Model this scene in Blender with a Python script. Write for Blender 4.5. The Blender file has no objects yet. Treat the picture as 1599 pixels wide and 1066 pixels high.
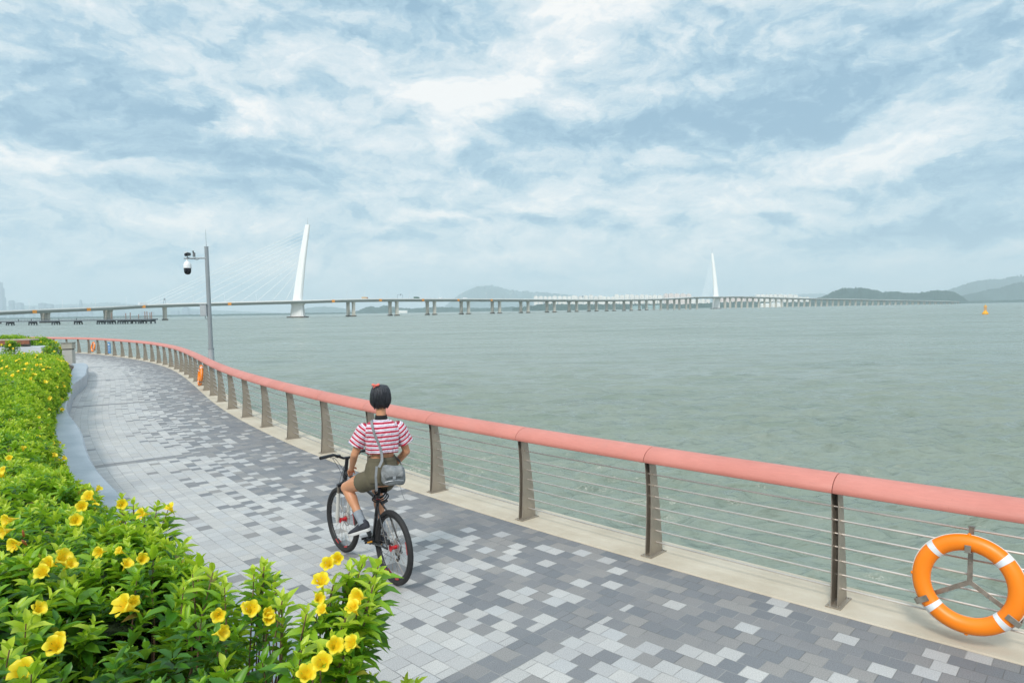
import bpy, bmesh, math, random
import numpy as np
from mathutils import Vector, Matrix, Euler

random.seed(7)
rng = np.random.default_rng(11)
scene = bpy.context.scene
COL = scene.collection
PI = math.pi

# ------------------------------------------------------------------ camera
F, CX, CY, EYE = 1066.0, 799.5, 533.0, 2.55
PITCH = math.atan(48.3 / F)
ROLL = math.atan(0.017)
cam_data = bpy.data.cameras.new('camera')
cam_data.sensor_width = 36.0
cam_data.lens = 24.0
cam_data.clip_start = 0.05
cam_data.clip_end = 60000.0
cam = bpy.data.objects.new('camera', cam_data)
COL.objects.link(cam)
cam.matrix_world = (Matrix.Translation((0, 0, EYE)) @ Matrix.Rotation(PI / 2 - PITCH, 4, 'X')
                    @ Matrix.Rotation(-ROLL, 4, 'Z'))
scene.camera = cam
scene.view_settings.view_transform = 'Standard'
scene.view_settings.look = 'None'
scene.view_settings.gamma = 1.0
scene.view_settings.exposure = 0.10
scene.render.engine = 'CYCLES'
scene.cycles.use_denoising = True
scene.cycles.max_bounces = 7
scene.cycles.volume_bounces = 1
scene.cycles.sample_clamp_indirect = 6.0

SUN_EL, SUN_AZ = math.radians(44), math.radians(200)   # azimuth measured clockwise from +Y (the view direction)
SUN_DIR = Vector((math.sin(SUN_AZ) * math.cos(SUN_EL), math.cos(SUN_AZ) * math.cos(SUN_EL), math.sin(SUN_EL)))


def ray(px, py):
    """World direction through a photograph pixel (1599 x 1066)."""
    x, y = (px - CX) / F, -(py - CY) / F
    c, s = math.cos(ROLL), math.sin(ROLL)
    x2, y2 = x * c + y * s, -x * s + y * c
    cp, sp = math.cos(PITCH), math.sin(PITCH)
    return Vector((x2, cp + y2 * sp, y2 * cp - sp))


def at_z(px, py, z=0.0):
    d = ray(px, py)
    t = (z - EYE) / d.z
    return Vector((d.x * t, d.y * t, z))


def at_y(px, py, Y):
    d = ray(px, py)
    t = Y / d.y
    return Vector((d.x * t, Y, EYE + d.z * t))


# ------------------------------------------------------------------ node helpers
class NT:
    def __init__(self, tree):
        self.t = tree
        self.n = tree.nodes
        self.l = tree.links

    def new(self, kind, **kw):
        nd = self.n.new(kind)
        for k, v in kw.items():
            setattr(nd, k, v)
        return nd

    def put(self, sock, v):
        if isinstance(v, bpy.types.NodeSocket):
            self.l.new(v, sock)
        elif isinstance(v, (tuple, list)) and len(v) == 3 and sock.type == 'RGBA':
            sock.default_value = (*v, 1.0)
        else:
            sock.default_value = v

    def m(self, op, a, b=None, c=None, clamp=False):
        nd = self.new('ShaderNodeMath', operation=op, use_clamp=clamp)
        self.put(nd.inputs[0], a)
        if b is not None:
            self.put(nd.inputs[1], b)
        if c is not None:
            self.put(nd.inputs[2], c)
        return nd.outputs[0]

    def vm(self, op, a, b=None):
        nd = self.new('ShaderNodeVectorMath', operation=op)
        self.put(nd.inputs[0], a)
        if b is not None:
            self.put(nd.inputs[1], b)
        return nd.outputs[1] if op in ('LENGTH', 'DOT_PRODUCT', 'DISTANCE') else nd.outputs[0]

    def xyz(self, x, y, z):
        nd = self.new('ShaderNodeCombineXYZ')
        for i, v in enumerate((x, y, z)):
            self.put(nd.inputs[i], v)
        return nd.outputs[0]

    def sep(self, v):
        nd = self.new('ShaderNodeSeparateXYZ')
        self.put(nd.inputs[0], v)
        return nd.outputs

    def noise(self, vec, scale, detail=4.0, rough=0.55, dist=0.0, color=False):
        nd = self.new('ShaderNodeTexNoise')
        if vec is not None:
            self.put(nd.inputs['Vector'], vec)
        nd.inputs['Scale'].default_value = scale
        nd.inputs['Detail'].default_value = detail
        nd.inputs['Roughness'].default_value = rough
        nd.inputs['Distortion'].default_value = dist
        return nd.outputs['Color' if color else 'Fac']

    def white(self, vec):
        nd = self.new('ShaderNodeTexWhiteNoise', noise_dimensions='3D')
        self.put(nd.inputs['Vector'], vec)
        return nd.outputs['Value']

    def ramp(self, fac, stops, interp='LINEAR'):
        nd = self.new('ShaderNodeValToRGB')
        nd.color_ramp.interpolation = interp
        el = nd.color_ramp.elements
        el[0].position, el[0].color = stops[0][0], (*stops[0][1], 1)
        el[1].position, el[1].color = stops[-1][0], (*stops[-1][1], 1)
        for p, c in stops[1:-1]:
            e = el.new(p)
            e.color = (*c, 1)
        self.put(nd.inputs[0], fac)
        return nd.outputs[0]

    def mix(self, fac, a, b, blend='MIX'):
        nd = self.new('ShaderNodeMix', data_type='RGBA', blend_type=blend)
        self.put(nd.inputs[0], fac)
        self.put(nd.inputs[6], a)
        self.put(nd.inputs[7], b)
        return nd.outputs[2]

    def mixf(self, fac, a, b):
        nd = self.new('ShaderNodeMix', data_type='FLOAT')
        self.put(nd.inputs[0], fac)
        self.put(nd.inputs[2], a)
        self.put(nd.inputs[3], b)
        return nd.outputs[0]

    def smooth(self, v, lo, hi):
        nd = self.new('ShaderNodeMapRange', interpolation_type='SMOOTHSTEP')
        self.put(nd.inputs[0], v)
        nd.inputs[1].default_value = lo
        nd.inputs[2].default_value = hi
        return nd.outputs[0]

    def bump(self, h, strength=0.3, dist=0.01, normal=None):
        nd = self.new('ShaderNodeBump')
        nd.inputs['Strength'].default_value = strength
        nd.inputs['Distance'].default_value = dist
        self.put(nd.inputs['Height'], h)
        if normal is not None:
            self.put(nd.inputs['Normal'], normal)
        return nd.outputs[0]


def srgb(r, g, b):
    def f(c):
        c /= 255.0
        return c / 12.92 if c <= 0.04045 else ((c + 0.055) / 1.055) ** 2.4
    return (f(r), f(g), f(b))


MATS = {}


def mat(name, color, rough=0.6, metal=0.0, spec=0.5, vary=0.12, vscale=6.0, bump=0.0, bscale=40.0, build=None):
    """Principled material with a little real variation of tone and a fine bump."""
    if name in MATS:
        return MATS[name]
    M = bpy.data.materials.new(name)
    M.use_nodes = True
    N = NT(M.node_tree)
    bs = N.n['Principled BSDF']
    bs.inputs['Roughness'].default_value = rough
    bs.inputs['Metallic'].default_value = metal
    bs.inputs['Specular IOR Level'].default_value = spec
    co = N.new('ShaderNodeTexCoord').outputs['Object']
    if build:
        build(N, bs, co)
    else:
        if vary > 0:
            f = N.noise(co, vscale, 5, 0.6)
            lo = tuple(c * (1 - vary) for c in color)
            hi = tuple(min(1, c * (1 + vary)) for c in color)
            N.put(bs.inputs['Base Color'], N.ramp(f, [(0.3, lo), (0.7, hi)]))
            N.put(bs.inputs['Roughness'], N.mixf(N.noise(co, vscale * 2.3, 3), max(0, rough - 0.08), min(1, rough + 0.08)))
        else:
            bs.inputs['Base Color'].default_value = (*color, 1)
        if bump > 0:
            N.put(bs.inputs['Normal'], N.bump(N.noise(co, bscale, 4, 0.6), bump, 0.004))
    MATS[name] = M
    return M


# ------------------------------------------------------------------ world: Nishita sky under a broken cloud layer
world = bpy.data.worlds.new('World')
scene.world = world
world.use_nodes = True
W = NT(world.node_tree)
W.n.clear()
sky = W.new('ShaderNodeTexSky', sky_type='NISHITA')
sky.sun_disc = False
sky.sun_elevation = SUN_EL
sky.sun_rotation = SUN_AZ
sky.altitude = 0
sky.air_density = 1.2
sky.dust_density = 1.5
sky.ozone_density = 1.0
gdir = W.new('ShaderNodeTexCoord').outputs['Generated']
dx, dy, dz = W.sep(gdir)
az = W.m('ARCTAN2', dx, dy)
el = W.m('ARCSINE', dz)
# fluffy warp of the direction, finer towards the horizon as a cloud deck seen in perspective
cyl = W.xyz(az, W.m('MULTIPLY', el, 2.1), 0.0)
wa = W.vm('SUBTRACT', W.noise(cyl, 4.2, 8, 0.62, color=True), (0.5, 0.5, 0.5))
wb = W.vm('SUBTRACT', W.noise(cyl, 15.0, 6, 0.6, color=True), (0.5, 0.5, 0.5))
wx, wy, _ = W.sep(wa)
vx, vy, _ = W.sep(wb)
azw = W.m('ADD', W.m('ADD', az, W.m('MULTIPLY', wx, 0.12)), W.m('MULTIPLY', vx, 0.07))
elw = W.m('ADD', W.m('ADD', el, W.m('MULTIPLY', wy, 0.055)), W.m('MULTIPLY', vy, 0.035))
# cloud masses: azimuth, elevation (from pixel), half sizes in pixels, tilt in degrees, weight (+ bright, - shaded)
BLOBS = [
    (800, 110, 230, 45, 22, .20), (890, 50, 90, 50, 40, .16), (700, 150, 130, 40, 10, .14), (385, 180, 50, 24, 0, .24), (700, 215, 50, 34, 50, .18),
    (500, 110, 180, 50, -10, .08), (190, 265, 190, 12, 2, .30), (1410, 205, 95, 34, 14, .30), (1320, 262, 90, 24, 0, .26), (1090, 306, 190, 14, 3, .28),
    (1030, 243, 36, 20, 0, .34), (890, 172, 48, 20, 0, .26), (1230, 330, 120, 14, -6, .22), (860, 316, 90, 14, 0, .22), (690, 305, 90, 10, 0, .12), (1010, 30, 60, 30, 0, .1),
    (150, 190, 200, 50, -8, -.22), (130, 60, 130, 30, -14, -.18), (570, 18, 190, 30, -3, -.24), (330, 40, 70, 26, -10, -.14),
    (1110, 190, 210, 44, 2, -.27), (1190, 225, 50, 34, 0, -.14), (830, 240, 150, 20, 8, -.20), (1400, 95, 200, 70, 22, -.16), (1040, 80, 90, 40, 0, -.14), (1260, 140, 110, 70, 0, -.10),
    (560, 155, 70, 20, -16, -.20), (630, 190, 40, 20, -10, -.18), (640, 250, 60, 10, 0, -.08), (440, 275, 90, 30, -8, -.20), (200, 305, 230, 16, 0, -.16), (480, 222, 90, 16, 0, -.12),
    (140, 390, 230, 30, 0, -.15), (560, 372, 80, 8, 0, -.12), (680, 352, 100, 8, 0, -.16), (1290, 308, 70, 22, -12, -.22), (1380, 290, 46, 22, 0, -.12), (1500, 320, 140, 50, 6, -.20),
    (1430, 366, 190, 16, 0, -.24), (845, 348, 38, 14, -8, -.34), (945, 341, 44, 17, -8, -.34), (1056, 351, 30, 11, -12, -.36),
    (1200, 343, 32, 9, -4, -.36), (930, 278, 150, 12, 0, -.12), (1550, 160, 60, 90, 10, -.14), (1400, 330, 44, 22, 0, .14), (400, 350, 90, 14, 0, .12), (640, 410, 300, 16, 0, .07), (1240, 400, 240, 22, 0, .06),
    (1420, 235, 60, 9, 0, -.16), (690, 318, 60, 10, 0, -.04),
]
field = None
for (bx, by, sx, sy, tilt, wgt) in BLOBS:
    d = ray(bx, by)
    a0, e0 = math.atan2(d.x, d.y), math.atan2(d.z, math.hypot(d.x, d.y))
    ca, sa = math.cos(math.radians(tilt)), math.sin(math.radians(tilt))
    da, de = W.m('SUBTRACT', azw, a0), W.m('SUBTRACT', elw, e0)
    p = W.m('ADD', W.m('MULTIPLY', da, ca), W.m('MULTIPLY', de, sa))
    q = W.m('SUBTRACT', W.m('MULTIPLY', de, ca), W.m('MULTIPLY', da, sa))
    p = W.m('DIVIDE', p, sx / F)
    q = W.m('DIVIDE', q, sy / F)
    r2 = W.m('ADD', W.m('MULTIPLY', p, p), W.m('MULTIPLY', q, q))
    g = W.m('MULTIPLY', W.m('DIVIDE', 1.0, W.m('ADD', 1.0, W.m('MULTIPLY', r2, W.m('MULTIPLY', r2, r2)))), wgt)
    field = g if field is None else W.m('ADD', field, g)
def puffvec(de):
    e2 = W.m('ADD', el, de)
    return W.xyz(W.m('ADD', az, W.m('MULTIPLY', wx, .25)), W.m('MULTIPLY', W.m('ADD', e2, W.m('MULTIPLY', wy, .10)), 1.7), 0.3)


v0 = puffvec(0.0)
n0 = W.m('SUBTRACT', W.noise(v0, 6.5, 10, 0.64, 0.15), 0.5)
n1 = W.m('SUBTRACT', W.noise(puffvec(0.016), 6.5, 10, 0.64, 0.15), 0.5)
vo = W.new('ShaderNodeTexVoronoi', feature='SMOOTH_F1')
vo.inputs['Scale'].default_value = 8.5
vo.inputs['Detail'].default_value = 2.0
vo.inputs['Roughness'].default_value = 0.5
vo.inputs['Smoothness'].default_value = 0.45
W.put(vo.inputs['Vector'], W.vm('ADD', v0, W.vm('MULTIPLY', wb, (.14, .14, .14))))
pf0 = W.m('ADD', n0, W.m('MULTIPLY', W.m('SUBTRACT', 0.42, vo.outputs['Distance']), 0.50))
relief = W.m('MULTIPLY', W.m('SUBTRACT', n0, n1), 2.2)     # tops catch the light, bases stay grey
coarse = W.m('SUBTRACT', W.noise(W.xyz(az, W.m('MULTIPLY', el, 2.4), 4.0), 3.0, 5, 0.5, 0.3), 0.5)
fade = W.m('ADD', 0.75, W.m('MULTIPLY', W.smooth(el, 0.02, 0.12), 0.25))
cover = W.m('ADD', W.m('ADD', 0.64, W.m('MULTIPLY', field, 1.25)), W.m('ADD', W.m('MULTIPLY', W.m('ADD', W.m('MULTIPLY', pf0, 0.85), relief), fade), W.m('MULTIPLY', coarse, 0.25)))
K = 10.0   # cloud radiance in the units of the sky texture (world strength 0.1 brings it back)
tone = W.m('ADD', W.m('ADD', 0.5, W.m('MULTIPLY', W.m('SUBTRACT', 1.0, W.smooth(el, .03, .28)), 0.13)), W.m('MULTIPLY', W.m('SUBTRACT', cover, 0.55), 0.80))
cl = W.ramp(tone, [(0.0, srgb(142, 178, 202)), (0.24, srgb(172, 202, 219)), (0.44, srgb(206, 223, 231)),
                   (0.64, srgb(226, 235, 239)), (0.88, srgb(252, 251, 248))])
# overcast skies are brighter towards the zenith
up = W.m('ADD', 1.0, W.m('MULTIPLY', W.smooth(dz, 0.50, 0.95), 1.15))
cl = W.vm('MULTIPLY', cl, W.xyz(W.m('MULTIPLY', up, K), W.m('MULTIPLY', up, K), W.m('MULTIPLY', up, K)))
low = W.smooth(el, 0.0, 0.07)
hor = tuple(c * K for c in srgb(214, 226, 231))
cl = W.mix(W.m('ADD', 0.60, W.m('MULTIPLY', low, 0.40)), hor, cl)
mixc = W.mix(0.93, sky.outputs[0], cl)
bg = W.new('ShaderNodeBackground')
bg.inputs['Strength'].default_value = 0.1
W.put(bg.inputs['Color'], mixc)
wo = W.new('ShaderNodeOutputWorld')
W.l.new(bg.outputs[0], wo.inputs['Surface'])
world.cycles.sampling_method = 'MANUAL'
world.cycles.sample_map_resolution = 512

sun_data = bpy.data.lights.new('sun', 'SUN')
sun_data.energy = 2.4
sun_data.angle = math.radians(12)
sun_data.color = (1.0, 0.95, 0.88)
sun = bpy.data.objects.new('sun', sun_data)
COL.objects.link(sun)
sun.rotation_euler = SUN_DIR.to_track_quat('Z', 'Y').to_euler()


# ------------------------------------------------------------------ object helpers
def tag(o, label=None, cat=None, group=None, kind=None):
    if label:
        o['label'] = label
    if cat:
        o['category'] = cat
    if group:
        o['group'] = group
    if kind:
        o['kind'] = kind
    return o


def empty(name, loc, label, cat, group=None, rotz=0.0):
    o = bpy.data.objects.new(name, None)
    COL.objects.link(o)
    o.location = loc
    o.rotation_euler = (0, 0, rotz)
    o.empty_display_size = 0.2
    return tag(o, label, cat, group)


def children(o):
    return [c for c in bpy.data.objects if c.parent == o]


class MB:
    """Collects shapes for ONE mesh object."""

    def __init__(self):
        self.v, self.f, self.uv = [], [], None

    def add(self, vs, fs):
        b = len(self.v)
        self.v.extend([tuple(v) for v in vs])
        self.f.extend([tuple(i + b for i in f) for f in fs])
        return self

    def box(self, c, s, rotz=0.0, M=None, taper=1.0):
        hx, hy, hz = s[0] / 2, s[1] / 2, s[2] / 2
        vs = []
        for z in (-1, 1):
            k = taper if z > 0 else 1.0
            for x, y in ((-1, -1), (1, -1), (1, 1), (-1, 1)):
                vs.append(Vector((x * hx * k, y * hy * k, z * hz)))
        R = M if M is not None else Matrix.Rotation(rotz, 3, 'Z')
        vs = [R @ v + Vector(c) for v in vs]
        return self.add(vs, [(0, 3, 2, 1), (4, 5, 6, 7), (0, 1, 5, 4), (1, 2, 6, 5), (2, 3, 7, 6), (3, 0, 4, 7)])

    def tube(self, pts, r, seg=8, caps=True, closed=False, flat=1.0):
        pts = [Vector(p) for p in pts]
        n = len(pts)
        rs = r if isinstance(r, (list, tuple)) else [r] * n
        rings = []
        prev = None
        for i, p in enumerate(pts):
            if closed:
                t = pts[(i + 1) % n] - pts[i - 1]
            else:
                t = pts[min(i + 1, n - 1)] - pts[max(i - 1, 0)]
            t.normalize()
            if prev is None:
                a = Vector((0, 0, 1)) if abs(t.z) < 0.9 else Vector((1, 0, 0))
                prev = t.cross(a).normalized()
            prev = (prev - t * prev.dot(t)).normalized()
            b = t.cross(prev)
            ring = []
            for k in range(seg):
                a = 2 * PI * k / seg
                ring.append(p + prev * (math.cos(a) * rs[i]) + b * (math.sin(a) * rs[i] * flat))
            rings.append(ring)
        vs = [v for ring in rings for v in ring]
        fs = []
        for i in range(n if closed else n - 1):
            j = (i + 1) % n
            for k in range(seg):
                k2 = (k + 1) % seg
                fs.append((i * seg + k, i * seg + k2, j * seg + k2, j * seg + k))
        if caps and not closed:
            fs.append(tuple(reversed(range(seg))))
            fs.append(tuple(range((n - 1) * seg, n * seg)))
        return self.add(vs, fs)

    def loft(self, rings, caps=True, closed=True):
        """rings: list of equal-length point lists."""
        m = len(rings[0])
        vs = [v for r in rings for v in r]
        fs = []
        for i in range(len(rings) - 1):
            for k in range(m if closed else m - 1):
                k2 = (k + 1) % m
                fs.append((i * m + k, i * m + k2, (i + 1) * m + k2, (i + 1) * m + k))
        if caps:
            fs.append(tuple(reversed(range(m))))
            fs.append(tuple(range((len(rings) - 1) * m, len(rings) * m)))
        return self.add(vs, fs)

    def ell(self, c, r, seg=16, rings=10, M=None):
        c = Vector(c)
        M = M or Matrix.Identity(3)
        vs = [c + M @ Vector((0, 0, r[2]))]
        for i in range(1, rings):
            th = PI * i / rings
            for k in range(seg):
                a = 2 * PI * k / seg
                vs.append(c + M @ Vector((r[0] * math.sin(th) * math.cos(a), r[1] * math.sin(th) * math.sin(a), r[2] * math.cos(th))))
        vs.append(c + M @ Vector((0, 0, -r[2])))
        fs = [(0, 1 + k, 1 + (k + 1) % seg) for k in range(seg)]
        for i in range(rings - 2):
            for k in range(seg):
                a, b = 1 + i * seg + k, 1 + i * seg + (k + 1) % seg
                fs.append((a, a + seg, b + seg, b))
        last = len(vs) - 1
        o = 1 + (rings - 2) * seg
        fs += [(o + (k + 1) % seg, o + k, last) for k in range(seg)]
        return self.add(vs, fs)

    def torus(self, c, R, r, seg=48, sub=12, M=None, a0=0.0, a1=2 * PI, flat=1.0):
        c = Vector(c)
        M = M or Matrix.Identity(3)
        full = abs(a1 - a0 - 2 * PI) < 1e-6
        n = seg if full else seg + 1
        vs, fs = [], []
        for i in range(n):
            a = a0 + (a1 - a0) * i / seg
            for k in range(sub):
                b = 2 * PI * k / sub
                rr = R + r * math.cos(b)
                vs.append(c + M @ Vector((rr * math.cos(a), rr * math.sin(a), r * flat * math.sin(b))))
        for i in range(seg):
            j = (i + 1) % n
            for k in range(sub):
                k2 = (k + 1) % sub
                fs.append((i * sub + k, j * sub + k, j * sub + k2, i * sub + k2))
        if not full:
            fs.append(tuple(range(sub)))
            fs.append(tuple(reversed(range((n - 1) * sub, n * sub))))
        return self.add(vs, fs)

    def build(self, name, material, parent=None, smooth=False, bevel=0.0, sharp=40):
        me = bpy.data.meshes.new(name)
        me.from_pydata(self.v, [], self.f)
        me.update()
        o = bpy.data.objects.new(name, me)
        COL.objects.link(o)
        if material:
            me.materials.append(material)
        if smooth:
            me.polygons.foreach_set('use_smooth', [True] * len(me.polygons))
            if sharp:
                me.set_sharp_from_angle(angle=math.radians(sharp))
        if bevel > 0:
            b = o.modifiers.new('bevel', 'BEVEL')
            b.width = bevel
            b.segments = 2
            b.limit_method = 'ANGLE'
        if parent:
            o.parent = parent
        return o


def np_mesh(name, verts, quads, material, parent=None, smooth=True, attrs=None, uv=None):
    """Fast mesh from numpy arrays; quads (n,4) or (n,3)."""
    me = bpy.data.meshes.new(name)
    k = quads.shape[1]
    me.vertices.add(len(verts))
    me.vertices.foreach_set('co', verts.astype(np.float32).ravel())
    me.loops.add(quads.size)
    me.loops.foreach_set('vertex_index', quads.astype(np.int32).ravel())
    me.polygons.add(len(quads))
    me.polygons.foreach_set('loop_start', np.arange(0, quads.size, k, dtype=np.int32))
    me.polygons.foreach_set('use_smooth', np.full(len(quads), smooth))
    me.update(calc_edges=True)
    if attrs:
        for an, (dom, arr) in attrs.items():
            a = me.attributes.new(an, 'FLOAT', dom)
            a.data.foreach_set('value', arr.astype(np.float32))
    if uv is not None:
        lay = me.uv_layers.new(name='UVMap')
        lay.data.foreach_set('uv', uv[quads.ravel()].astype(np.float32).ravel())
    me.validate()
    o = bpy.data.objects.new(name, me)
    COL.objects.link(o)
    me.materials.append(material)
    if parent:
        o.parent = parent
    return o

# ------------------------------------------------------------------ the promenade's curve: the line of railing posts
WATER_Z = -2.45
_pts = [(9.6, -0.4), (8.2, 0.9), (6.8, 2.12), (5.44, 3.30), (4.08, 4.49), (2.72, 5.69), (1.41, 6.93), (0.12, 8.22), (-1.14, 9.55), (-2.30, 10.92),
        (-3.43, 12.35), (-4.54, 13.85), (-5.62, 15.38), (-6.66, 16.91), (-7.67, 18.47), (-8.62, 20.05), (-9.53, 21.6), (-10.42, 23.2),
        (-11.32, 24.75), (-12.24, 26.35), (-13.17, 27.95), (-14.13, 29.55), (-15.10, 31.13), (-16.09, 32.70), (-17.12, 34.2),
        (-18.2, 35.7), (-19.26, 37.17), (-20.36, 38.60), (-21.45, 39.9), (-22.6, 41.2), (-23.8, 42.55), (-25.1, 43.9), (-26.35, 45.2),
        (-27.6, 46.45), (-28.9, 47.7), (-30.25, 48.9), (-31.7, 50.0), (-33.2, 51.0), (-34.8, 51.95), (-36.4, 52.8), (-38.1, 53.6),
        (-39.8, 54.2), (-41.6, 54.8), (-46, 56), (-52, 57.2), (-60, 58), (-75, 59), (-110, 60)]
_c = np.array(_pts, float)
for _ in range(2):
    _s = _c.copy()
    _s[1:-1] = _c[1:-1] * 0.5 + (_c[:-2] + _c[2:]) * 0.25
    _c = _s
_seg = np.r_[0, np.cumsum(np.linalg.norm(np.diff(_c, axis=0), axis=1))]
_i0 = _seg[5]


def _cat(s):
    """Catmull-Rom through the smoothed posts by arc length; s = 0 at the post nearest the life ring."""
    q = s + _i0
    i = int(np.clip(np.searchsorted(_seg, q) - 1, 0, len(_seg) - 2))
    t = (q - _seg[i]) / (_seg[i + 1] - _seg[i])
    p1, p2 = _c[i], _c[i + 1]
    p0 = _c[i - 1] if i > 0 else 2 * p1 - p2
    p3 = _c[i + 2] if i + 2 < len(_c) else 2 * p2 - p1
    return 0.5 * ((2 * p1) + (p2 - p0) * t + (2 * p0 - 5 * p1 + 4 * p2 - p3) * t * t + (3 * p1 - p0 - 3 * p2 + p3) * t ** 3)


def curve(s, u=0.0, z=0.0):
    """Point at arc length s along the railing, u metres inland of it."""
    p = _cat(s)
    t = _cat(s + 0.4) - _cat(s - 0.4)
    t /= np.linalg.norm(t)
    return Vector((p[0] - t[1] * u, p[1] + t[0] * u, z))


def heading(s):
    t = _cat(s + 0.4) - _cat(s - 0.4)
    return math.atan2(t[1], t[0])


# precomputed fast lookup (world xy -> s, u)
_ss = np.arange(-8.5, 120, 0.25)
_sp = np.array([_cat(a) for a in _ss])
_st = np.gradient(_sp, axis=0)
_st /= np.linalg.norm(_st, axis=1)[:, None]


def to_su(x, y):
    d = np.hypot(_sp[:, 0] - x, _sp[:, 1] - y)
    i = int(np.argmin(d))
    vx_, vy_ = x - _sp[i, 0], y - _sp[i, 1]
    return _ss[i] + vx_ * _st[i, 0] + vy_ * _st[i, 1], -vx_ * _st[i, 1] + vy_ * _st[i, 0]


def strip(profile_fn, s0, s1, step):
    """Loft of a cross-section (list of (u, z)) along the curve."""
    n = max(2, int(round((s1 - s0) / step)) + 1)
    rings = []
    for k in range(n):
        s = s0 + (s1 - s0) * k / (n - 1)
        rings.append([curve(s, u, z) for u, z in (profile_fn(s) if callable(profile_fn) else profile_fn)])
    return rings


S_END = 95.0
WALL_U = 3.72

# ------------------------------------------------------------------ paving


def build_paving(N, bs, co):
    uvn = N.new('ShaderNodeUVMap')
    u, v, _ = N.sep(uvn.outputs[0])
    PU, PV = 0.157, 0.160
    ru = N.m('DIVIDE', u, PU)
    row = N.m('FLOOR', ru)
    odd = N.m('MODULO', row, 2.0)
    sv = N.m('ADD', N.m('DIVIDE', v, PV), N.m('MULTIPLY', odd, 0.5))
    col = N.m('FLOOR', sv)
    fu, fv = N.m('FRACT', ru), N.m('FRACT', sv)
    cell = N.xyz(row, col, 0.5)
    r1 = N.white(cell)
    r2 = N.white(N.xyz(row, col, 7.3))
    r3 = N.white(N.xyz(row, col, 3.1))
    # the dark stones thin out away from the water
    clump = N.m('MULTIPLY', N.m('SUBTRACT', N.noise(N.xyz(row, N.m('MULTIPLY', col, 0.9), 0.0), 0.33, 2), 0.5), 0.55)
    pd = N.new('ShaderNodeFloatCurve')
    cur = pd.mapping.curves[0]
    for i, (a, b) in enumerate([(0.0, .93), (0.24, .82), (0.38, .58), (0.52, .27), (0.66, .09), (1.0, .03)]):
        if i < 1:
            cur.points[0].location = (a, b)
        elif i == 5:
            cur.points[-1].location = (a, b)
        else:
            cur.points.new(a, b)
    pd.mapping.update()
    N.put(pd.inputs['Value'], N.m('DIVIDE', N.m('MULTIPLY', N.m('ADD', row, 0.5), PU), 3.7))
    prob = N.m('ADD', pd.outputs[0], clump)
    dark = N.m('LESS_THAN', r1, prob)
    # a straight dark course crosses the path every few bays
    vb = N.m('MODULO', N.m('ADD', v, 3.13), 9.2)
    band = N.m('LESS_THAN', N.m('ABSOLUTE', N.m('SUBTRACT', vb, 4.6)), 0.13)
    vb2 = N.m('ABSOLUTE', N.m('SUBTRACT', N.m('ABSOLUTE', N.m('SUBTRACT', vb, 4.6)), 0.13))
    dark = N.m('MAXIMUM', dark, band)
    tone_l = N.ramp(r2, [(0, (.375, .365, .365)), (.35, (.435, .415, .395)), (.7, (.41, .405, .405)), (1, (.475, .455, .435))])
    tone_d = N.ramp(r2, [(0, (.160, .166, .178)), (.4, (.190, .190, .198)), (.75, (.222, .214, .212)), (1, (.265, .250, .238))])
    base = N.mix(dark, tone_l, tone_d)
    # granite speckle
    sp = N.noise(co, 130.0, 3, 0.7)
    spk = N.ramp(sp, [(0.35, (.70, .70, .70)), (0.5, (1, 1, 1)), (0.66, (1.26, 1.26, 1.26))])
    base = N.mix(1.0, base, spk, 'MULTIPLY')
    # large worn and dusty patches
    st = N.noise(co, 0.7, 5, 0.6)
    base = N.mix(1.0, base, N.ramp(st, [(0.3, (.90, .90, .905)), (0.7, (1.06, 1.06, 1.05))]), 'MULTIPLY')
    # sparse brown stains
    stn = N.smooth(N.noise(co, 3.3, 6, 0.7), 0.68, 0.80)
    base = N.mix(N.m('MULTIPLY', stn, 0.35), base, (.20, .17, .13))
    # joints
    eu = N.m('MINIMUM', fu, N.m('SUBTRACT', 1.0, fu))
    ev = N.m('MINIMUM', fv, N.m('SUBTRACT', 1.0, fv))
    e = N.m('MINIMUM', N.m('MULTIPLY', eu, PU), N.m('MULTIPLY', ev, PV))
    wid = N.m('MULTIPLY', N.noise(co, 11.0, 4), 0.0055)
    joint = N.m('SUBTRACT', 1.0, N.smooth(N.m('SUBTRACT', e, wid), -0.0006, 0.0022))
    jb = N.m('LESS_THAN', vb2, 0.004)
    joint = N.m('MAXIMUM', joint, jb)
    jdark = N.smooth(N.noise(co, 2.1, 4), 0.38, 0.62)
    jc = N.mix(jdark, (.30, .29, .27), (.09, .09, .085))
    base = N.mix(N.m('MULTIPLY', joint, 0.62), base, jc)
    N.put(bs.inputs['Base Color'], base)
    N.put(bs.inputs['Roughness'], N.mixf(r3, 0.55, 0.72))
    h = N.m('ADD', N.m('MULTIPLY', N.m('SUBTRACT', 1.0, joint), 0.7), N.m('ADD', N.m('MULTIPLY', sp, 0.16), N.m('MULTIPLY', r3, 0.22)))
    N.put(bs.inputs['Normal'], N.bump(h, 0.5, 0.004))


m_paving = mat('granite setts', None, build=build_paving)
NS, NU = 520, 14
sv_ = np.linspace(-7.5, S_END, NS)
uu = np.linspace(0.20, 4.3, NU)
verts, uvs = [], []
for a in sv_:
    p = _cat(a)
    t = _cat(a + 0.4) - _cat(a - 0.4)
    t /= np.linalg.norm(t)
    for b in uu:
        verts.append((p[0] - t[1] * b, p[1] + t[0] * b, 0.0))
        uvs.append((b - 0.2, a))
ii, jj = np.meshgrid(np.arange(NS - 1), np.arange(NU - 1), indexing='ij')
q = np.stack([ii * NU + jj, ii * NU + jj + 1, (ii + 1) * NU + jj + 1, (ii + 1) * NU + jj], -1).reshape(-1, 4)
o = np_mesh('path', np.array(verts), q[:, ::-1], m_paving, uv=np.array(uvs), smooth=False)
tag(o, kind='structure')


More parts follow.
